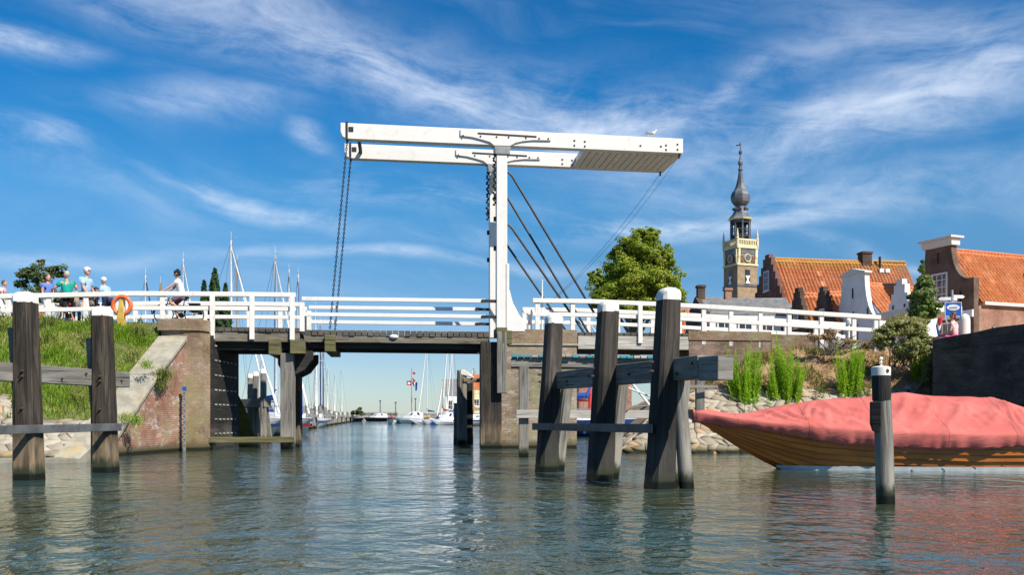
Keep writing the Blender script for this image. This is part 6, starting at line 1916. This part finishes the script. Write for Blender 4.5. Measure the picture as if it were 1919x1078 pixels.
def person(label, loc, rz, h=1.7, lean=.03, seat=None, hands=(None, None), feet=((.05, .1), (-.05, -.1)), shirt='white_cloth', legs='navy_cloth', hair='hair_brown', cap=None, shorts=False, headturn=0.0, long_hair=False, nod=0.0, curly=False, sleeve=.55, skirt=False, group='people on the bridge road'):
    """x forward, y left; hands and feet are targets in metres for a 1.7 m body"""
    t = thing('person', loc, label, 'person', group, rz); t.scale = (h / 1.7,) * 3
    pz = .93 if seat is None else seat; pel = V((0, 0, pz)); f = V((math.sin(lean), 0, math.cos(lean))); fw = V((math.cos(lean), 0, -math.sin(lean)))
    wa, chs, nk = pel + f * .16, pel + f * .36, pel + f * .53
    hd = nk + V((math.sin(lean * .4 + nod), 0, math.cos(lean * .4 + nod))) * .17 + fw * .02
    v = {'pel': (pel, (.15, .115)), 'wa': (wa, (.135, .10)), 'ch': (chs, (.165, .115)), 'nk': (nk, .058), 'hb': (nk.lerp(hd, .55), .052)}
    e = [('pel', 'wa'), ('wa', 'ch'), ('ch', 'nk'), ('nk', 'hb')]
    fing = []
    for s_, sd_, hnd, ft in ((1, 'L', hands[0], feet[0]), (-1, 'R', hands[1], feet[1])):
        sh = chs + f * .10 + V((0, s_ * .185, 0)); tg = V(hnd) if hnd else V((sh.x + .06, s_ * .26, sh.z - .56))
        el, wr = ik(sh, tg, .29, .26, V((-.5, s_ * .35, -.6)))
        hip = pel + V((.01, s_ * .095, -.05)); fz = ft[2] if len(ft) > 2 else .085
        kn, an = ik(hip, V((ft[0], ft[1], fz)), .43, .43, V((1, s_ * .1, .25)))
        v.update({'sh' + sd_: (sh, .062), 'el' + sd_: (el, .042), 'wr' + sd_: (wr, .029), 'hip' + sd_: (hip, .098), 'kn' + sd_: (kn, .062), 'ca' + sd_: (kn.lerp(an, .35), .056), 'an' + sd_: (an, .040), 'to' + sd_: (an + V((.16, s_ * .02, -.055)), .036)})
        hv = (wr - el).normalized(); v['pa' + sd_] = (wr + hv * .065, (.040, .022))
        e += [('ch', 'sh' + sd_), ('sh' + sd_, 'el' + sd_), ('el' + sd_, 'wr' + sd_), ('wr' + sd_, 'pa' + sd_), ('pel', 'hip' + sd_), ('hip' + sd_, 'kn' + sd_), ('kn' + sd_, 'ca' + sd_), ('ca' + sd_, 'an' + sd_), ('an' + sd_, 'to' + sd_)]
        sv = hv.cross(V((0, 0, 1)));
        if sv.length < .1: sv = V((1, 0, 0))
        sv.normalize(); dn = hv.cross(sv) * (-1 if hv.cross(sv).z > 0 else 1)
        p0 = wr + hv * .085
        for k, ln in enumerate((.066, .078, .072, .056)):
            a = p0 + sv * (-.027 + k * .018); fing.append(([a, a + hv * ln * .45 + dn * .006, a + hv * ln * .75 + dn * .026, a + hv * ln * .85 + dn * .045], [.0095, .009, .008, .006]))
        a = wr + hv * .03 + sv * -.03; fing.append(([a, a + hv * .03 - sv * .022 + dn * .012, a + hv * .062 - sv * .026 + dn * .022], [.011, .010, .007]))
    body = skin_mesh(v, e, 'pel')
    hm = MB(); rot = Matrix.Rotation(headturn, 3, 'Z') @ Matrix.Rotation(nod + lean * .3, 3, 'Y'); hc = hd + V((0, 0, .035))
    def H(x, y, z): return hc + rot @ V((x, y, z))
    hm.ball(hc, (.096, .076, .122), 16, 12, rot); hm.ball(H(.02, 0, -.06), (.072, .058, .068), 12, 8, rot)
    hm.ball(H(.096, 0, -.018), (.022, .014, .024), 8, 6, rot)
    for s_ in (-1, 1): hm.ball(H(-.005, s_ * .077, -.01), (.02, .01, .032), 8, 6, rot)
    for ps_, rs_ in fing: hm.tube(ps_, rs_, 6)
    fm = MB()
    for s_ in (-1, 1): fm.ball(H(.083, s_ * .03, .012), (.011, .013, .008), 8, 6, rot)
    fm.ball(H(.088, 0, -.058), (.008, .024, .006), 8, 6, rot)
    joined('body', [(body, 0), (mesh_of(hm), 0), (mesh_of(fm), 1)], [M['skin'], M['dark_feature']], t)
    # clothes follow the same skeleton a little wider
    def cloth(name, keep, es, mat, grow, root):
        vv = {}
        for k, (p, r) in keep.items(): rr_ = r if hasattr(r, '__len__') else (r, r); vv[k] = (p, (rr_[0] * grow + .010, rr_[1] * grow + .010))
        me = skin_mesh(vv, es, root); joined(name, [(me, 0)], [M[mat]], t)
    kp = {k: v[k] for k in ('pel', 'wa', 'ch')}; kp['pel'] = (pel - f * .02, (.155, .125)); kp['ch'] = (chs, (.185, .145)); kp['wa'] = (wa, (.145, .118)); kp['nk'] = (nk - f * .025, .070); es = [('pel', 'wa'), ('wa', 'ch'), ('ch', 'nk')]
    for s_ in 'LR':
        kp['sh' + s_] = (v['sh' + s_][0], .074); kp['sl' + s_] = (v['sh' + s_][0].lerp(v['el' + s_][0], sleeve), .064); es += [('ch', 'sh' + s_), ('sh' + s_, 'sl' + s_)]
    cloth('shirt', kp, es, shirt, 1.13, 'ch')
    kp = {'pel': (pel - f * .03, (.152, .122))}; es = []
    for s_ in 'LR':
        hp, kn, an = v['hip' + s_], v['kn' + s_], v['an' + s_]
        kp['hip' + s_] = (hp[0], .104); es.append(('pel', 'hip' + s_))
        if shorts: kp['th' + s_] = (hp[0].lerp(kn[0], .85), .085); es.append(('hip' + s_, 'th' + s_))
        else: kp.update({'kn' + s_: (kn[0], .074), 'an' + s_: (kn[0].lerp(an[0], .93), .058)}); es += [('hip' + s_, 'kn' + s_), ('kn' + s_, 'an' + s_)]
    cloth('shorts' if shorts else 'trousers', kp, es, legs, 1.02, 'pel')
    for s_ in 'LR':
        mb = MB(); a, b = v['an' + s_][0], v['to' + s_][0]; d = (b - a); d.z = 0; d.normalize()
        mb.ball(a + d * .06 + V((0, 0, -.045)), (.135, .05, .042), 10, 6, Matrix.Rotation(math.atan2(d.y, d.x), 3, 'Z')); mb.build('shoe', M['white_cloth' if s_ == 'L' and shorts else 'grey_cloth'], t, smooth=True)
    mb = MB()
    if cap:
        mb.ball(H(-.006, 0, .055), (.112, .092, .092), 14, 10, rot); mb.ball(H(.095, 0, .05), (.075, .075, .012), 12, 6, rot); mb.build('cap', M[cap], t, smooth='all'); mb = MB()
        mb.ball(H(-.03, 0, .0), (.082, .080, .09), 12, 8, rot)
    elif curly:
        for k in range(26):
            u = V(unit(1)[0]); u = V((u.x * .9 - .35, u.y, u.z * .8 + .35)).normalized(); mb.ball(H(u.x * .085 - .025, u.y * .075, u.z * .10 + .04), (.045, .045, .045), 7, 5, rot)
    else:
        mb.ball(H(-.022, 0, .03), (.098, .086, .115), 14, 10, rot)
        if long_hair: mb.ball(H(-.07, 0, -.08), (.05, .07, .12), 10, 8, rot)
    mb.build('hair', M[hair], t, smooth='all')
    return t


zr = 4.575
def road(px, w_, z=zr): p = B(S(px, w_), w_, z); return p
# cyclist riding towards the left
bz = R(180) + BA
bicycle('black bicycle ridden by the woman in the white top, wheel just right of the lifebuoy', road(336, .55), bz, bag='black_cloth')
person('dark curly haired cyclist in a white top and purple shorts, riding left', road(341, .55), bz, 1.80, lean=.24, seat=1.02, hands=((.58, .24, 1.10), (.58, -.24, 1.10)), feet=((.02, .12, .50), (.16, -.12, .24)), shirt='white_cloth', legs='purple_cloth', shorts=True, hair='hair_black', curly=True)
# the group standing by the lifebuoy
person('brown haired woman in a blue top and white trousers, standing before the small tree', road(89, .9), R(-20), 1.70, hands=((.28, .16, 1.05), (.22, -.2, .95)), shirt='blue_cloth', legs='white_cloth', hair='hair_brown', long_hair=True, sleeve=.5, headturn=-.1)
bicycle('black bicycle under the man in the teal shirt', road(128, 1.1), R(120), group='bicycles on the bridge road', bag='black_cloth')
person('balding man in a teal shirt astride a black bicycle, his back to the water', road(127, .95), R(140), 1.82, lean=.12, seat=.95, hands=((.42, .40, 1.18), (.35, .02, 1.12)), feet=((.12, .22), (-.05, -.2)), shirt='teal_cloth', legs='black_cloth', shorts=True, hair='hair_grey', sleeve=.7, headturn=.3)
person('brown haired child half hidden behind the man in the teal shirt', road(143, 1.9), R(-60), 1.50, shirt='khaki_cloth', legs='grey_cloth', hair='hair_brown')
person('tall man in a light blue shirt and white cap, looking right', road(162, .7), R(-12), 1.93, hands=((.2, .26, .92), (.25, -.24, .92)), shirt='skyblue_cloth', legs='grey_cloth', hair='hair_grey', cap='white_cloth', sleeve=.75)
person('small child in navy with a dark cap, between the two men in white caps', road(179, 1.2), R(30), 1.32, shirt='navy_cloth', legs='navy_cloth', hair='hair_brown', cap='navy_cloth', sleeve=.9)
person('man in a pale checked shirt and white cap, bending beside the lifebuoy', road(203, .6), R(165), 1.62, lean=.30, hands=((.35, .25, .95), (.35, -.25, .95)), shirt='skyblue_cloth', legs='navy_cloth', hair='hair_grey', cap='white_cloth', sleeve=.8)
person('person in a pink top and white trousers at the left edge of the bridge road', road(2, .7), R(10), 1.45, lean=.2, hands=((.3, .2, .9), (.3, -.2, .9)), shirt='pink_cloth', legs='white_cloth', hair='hair_brown', sleeve=.5)
bicycle('pale bicycle beside the woman in the blue top, partly behind the tallest left pile', road(72, 1.0), R(10), frame='steel', bag='white_cloth')
qz = 3.74
person('dark haired woman in pink and white sitting on the quay beside the white bollard', (X(1789, 33.2), 33.2, 3.73), R(140), 1.75, lean=.05, seat=.30, feet=((.80, .12), (.80, -.12)), shirt='pink_cloth', legs='hot_pink_cloth', hair='hair_brown', long_hair=True, hands=((.30, .22, .42), (.25, -.26, .42)), headturn=.4, group='people by the quay wall')
bicycle('dark bicycle parked against the corner of the brown house, right of the white bollard', (X(1832, 44), 44, qz), R(60), group='bicycles by the houses')
bd = wthing('bollard', (X(1808, 33.6), 33.6, qz), 'stout white round topped post on the quay beside the woman in pink', 'bollard')
mb = MB(); mb.lathe([(.20, qz - .1), (.19, qz + .9), (.185, qz + .98), (.15, qz + 1.08), (.09, qz + 1.14), (.01, qz + 1.16)], (X(1808, 33.6), 33.6, 0), 18); mb.build('shaft', M['white'], bd, smooth=True)
# signpost
sgx, sgd = X(1785, 38), 38
sg = wthing('signpost', (sgx, sgd, qz), 'blue square sign with a white oval on a grey pole with two pointing arms', 'sign')
mb = MB(); mb.tube([(sgx, sgd, qz - .1), (sgx, sgd, 6.35)], .04, 10); mb.build('pole', M['steel'], sg, smooth=True)
mb = MB(); mb.box((sgx, sgd - .06, Z(580.5, 38)), (.66, .04, .60), -.12); pl = mb.build('panel', M['sign_blue'], sg, bevel=.01)
def disc(c, rx, rz_, rz, n=24):
    m = MB(); rot = Matrix.Rotation(rz, 3, 'Z'); m.prism([V(c) + rot @ V((rx * math.cos(a), 0, rz_ * math.sin(a))) for a in np.linspace(0, 2 * math.pi, n + 1)[:-1]], rot @ V((0, -.012, 0))); return m
disc((sgx - .0, sgd - .085, Z(577, 38)), .25, .12, -.12).build('oval', M['sign_white'], pl)
mb = MB()
for k in range(5): mb.box((sgx - .13 + k * .065, sgd - .102 + k * -.0075, Z(577, 38)), (.035, .008, .06), -.12)
mb.build('lettering', M['sign_grey'], pl)
mb = MB()
for z in (.285, -.285): mb.box((sgx, sgd - .085, Z(580.5, 38) + z), (.62, .01, .02), -.12)
for x in (-.315, .315): mb.box((sgx + x * .993, sgd - .085 - x * .12, Z(580.5, 38)), (.02, .01, .55), -.12)
mb.build('border', M['sign_white'], pl)
zz_ = Z(590, 38); mb = MB(); mb.prism([V((sgx + a, sgd - .085 - a * .12, zz_ + b)) for a, b in ((-.045, -.09), (.045, -.09), (.045, .0), (.10, .0), (0, .10), (-.10, 0), (-.045, .0))], (0, -.012, 0)); mb.build('arrow', M['sign_white'], pl)
for (a0, a1, z, ry) in ((.05, .52, 6.08, .1), (-.52, -.05, 6.0, -.25)):
    mb = MB(); tip = a1 if a1 > .1 else a0; bs = a0 if a1 > .1 else a1
    mb.prism([V((sgx + a, sgd + a * ry, z + b)) for a, b in ((bs, -.065), (tip * .86, -.065), (tip, 0), (tip * .86, .065), (bs, .065))], (0, -.03, 0)); mb.build('pointing_arm', M['sign_white'], sg)
fl = wthing('house_flag', (X(1768, 47), 47, 6.0), 'furled red white and blue flag on a slanting pole in front of the brown gable', 'flag')
mb = MB(); mb.tube([(X(1776, 48), 48, 6.0), (X(1757, 46.4), 46.4, Z(566, 46.4))], .03, 8); mb.build('pole', M['sign_white'], fl)
for k, m_ in enumerate(('flag_red', 'flag_white', 'flag_blue')):
    mb = MB(); t0 = V((X(1762 + k * 4, 46.8), 46.8 + k * .3, Z(573 + k * 4, 46.8)))
    mb.tube([t0, t0 + V((.06, 0, -.35)), t0 + V((.02 - k * .02, .02, -.75)), t0 + V((-.02, 0, -1.0 - .1 * k))], [.05, .11, .12, .05], 8); mb.build('stripe', M[m_], fl, smooth=True)
# lifebuoy
lc = V((X(233, 32.9), 32.72, Z(574, 32.9)))
lb = wthing('lifebuoy', tuple(lc), 'orange lifebuoy with a yellow rope hanging on the left railing', 'lifebuoy')
mb = MB(); mb.tube([lc + V((.31 * math.cos(a), 0, .31 * math.sin(a))) for a in np.linspace(0, 2 * math.pi, 33)[:-1]], .075, 12, closed=True); ring = mb.build('ring', M['orange'], lb, smooth=True)
mb = MB()
for k in range(4):
    a0 = .78 + k * math.pi / 2; mb.tube([lc + V((.31 * math.cos(a), 0, .31 * math.sin(a))) for a in np.linspace(a0 - .07, a0 + .07, 4)], .077, 12)
build_each(mb, 'reflective_band', M['sign_grey'], ring)
mb = MB()
for k in range(7): mb.tube([lc + V((-.04 + k * .012, -.06, .18)), lc + V((-.06 + k * .025, -.10 - .01 * (k % 2), -.1)), lc + V((-.12 + k * .035, -.09, -.45)), lc + V((-.1 + k * .04, -.07, -.72))], .024, 6)
mb.build('rope', M['yellow_rope'], lb, smooth=True)
mb = MB(); mb.beam(lc + V((0, .12, -.9)), lc + V((0, .12, .25)), .12, .08, up=(0, 1, 0)); mb.build('holder', M['white'], lb)
# gull on the counterweight
gp = B(S(1221), 0, 11.845)
gu = thing('gull', tuple(gp), 'white gull standing on the counterweight end of the near balance beam', 'bird', None, R(15))
mb = MB()
rr_ = [(-.24, .012, .17), (-.16, .05, .17), (-.06, .075, .165), (.04, .08, .18), (.11, .06, .21), (.145, .042, .25), (.16, .038, .29), (.185, .040, .32), (.215, .030, .33), (.24, .010, .325)]
mb.loft([[V((x, r * math.cos(a), z + r * 1.05 * math.sin(a))) for a in np.linspace(0, 2 * math.pi, 13)[:-1]] for x, r, z in rr_]); mb.build('body', M['gull_white'], gu, smooth='all')
for s_ in (-1, 1):
    mb = MB(); mb.ball((-.07, s_ * .068, .185), (.17, .022, .055), 10, 6, Matrix.Rotation(.08, 3, 'Y')); mb.build('wing', M['gull_grey'], gu, smooth='all')
    mb = MB(); mb.tube([(.0, s_ * .03, .12), (.01, s_ * .03, .0)], .007, 5); mb.box((.03, s_ * .03, .006), (.06, .04, .01)); mb.build('leg', M['beak'], gu)
mb = MB(); mb.tube([(.235, 0, .325), (.27, 0, .322), (.29, 0, .31)], [.014, .01, .003], 6); mb.build('beak', M['beak'], gu)
# a driver in the approaching open boat, and passengers, far off
for (px, d, sh_, lb_) in ((735, 144.6, 'red_canvas', 'far off driver in red sitting in the approaching open boat'), (797, 141.6, 'yellow_rope', 'far off passenger in yellow, left of the two in the open boat by the yacht'), (804, 141.8, 'yellow_rope', 'far off passenger in yellow, right of the two in the open boat by the yacht')):
    person(lb_, (X(px, d), d, .1), R(-90), 1.7, seat=.75, feet=((.35, .12), (.35, -.12)), hands=((.4, .15, .95), (.4, -.15, .95)), shirt=sh_, group='people in the far boats')
# ---------------------------------------------------------------- tidy the helper tags
for o in bpy.data.objects:
    if '_w' in o: del o['_w']
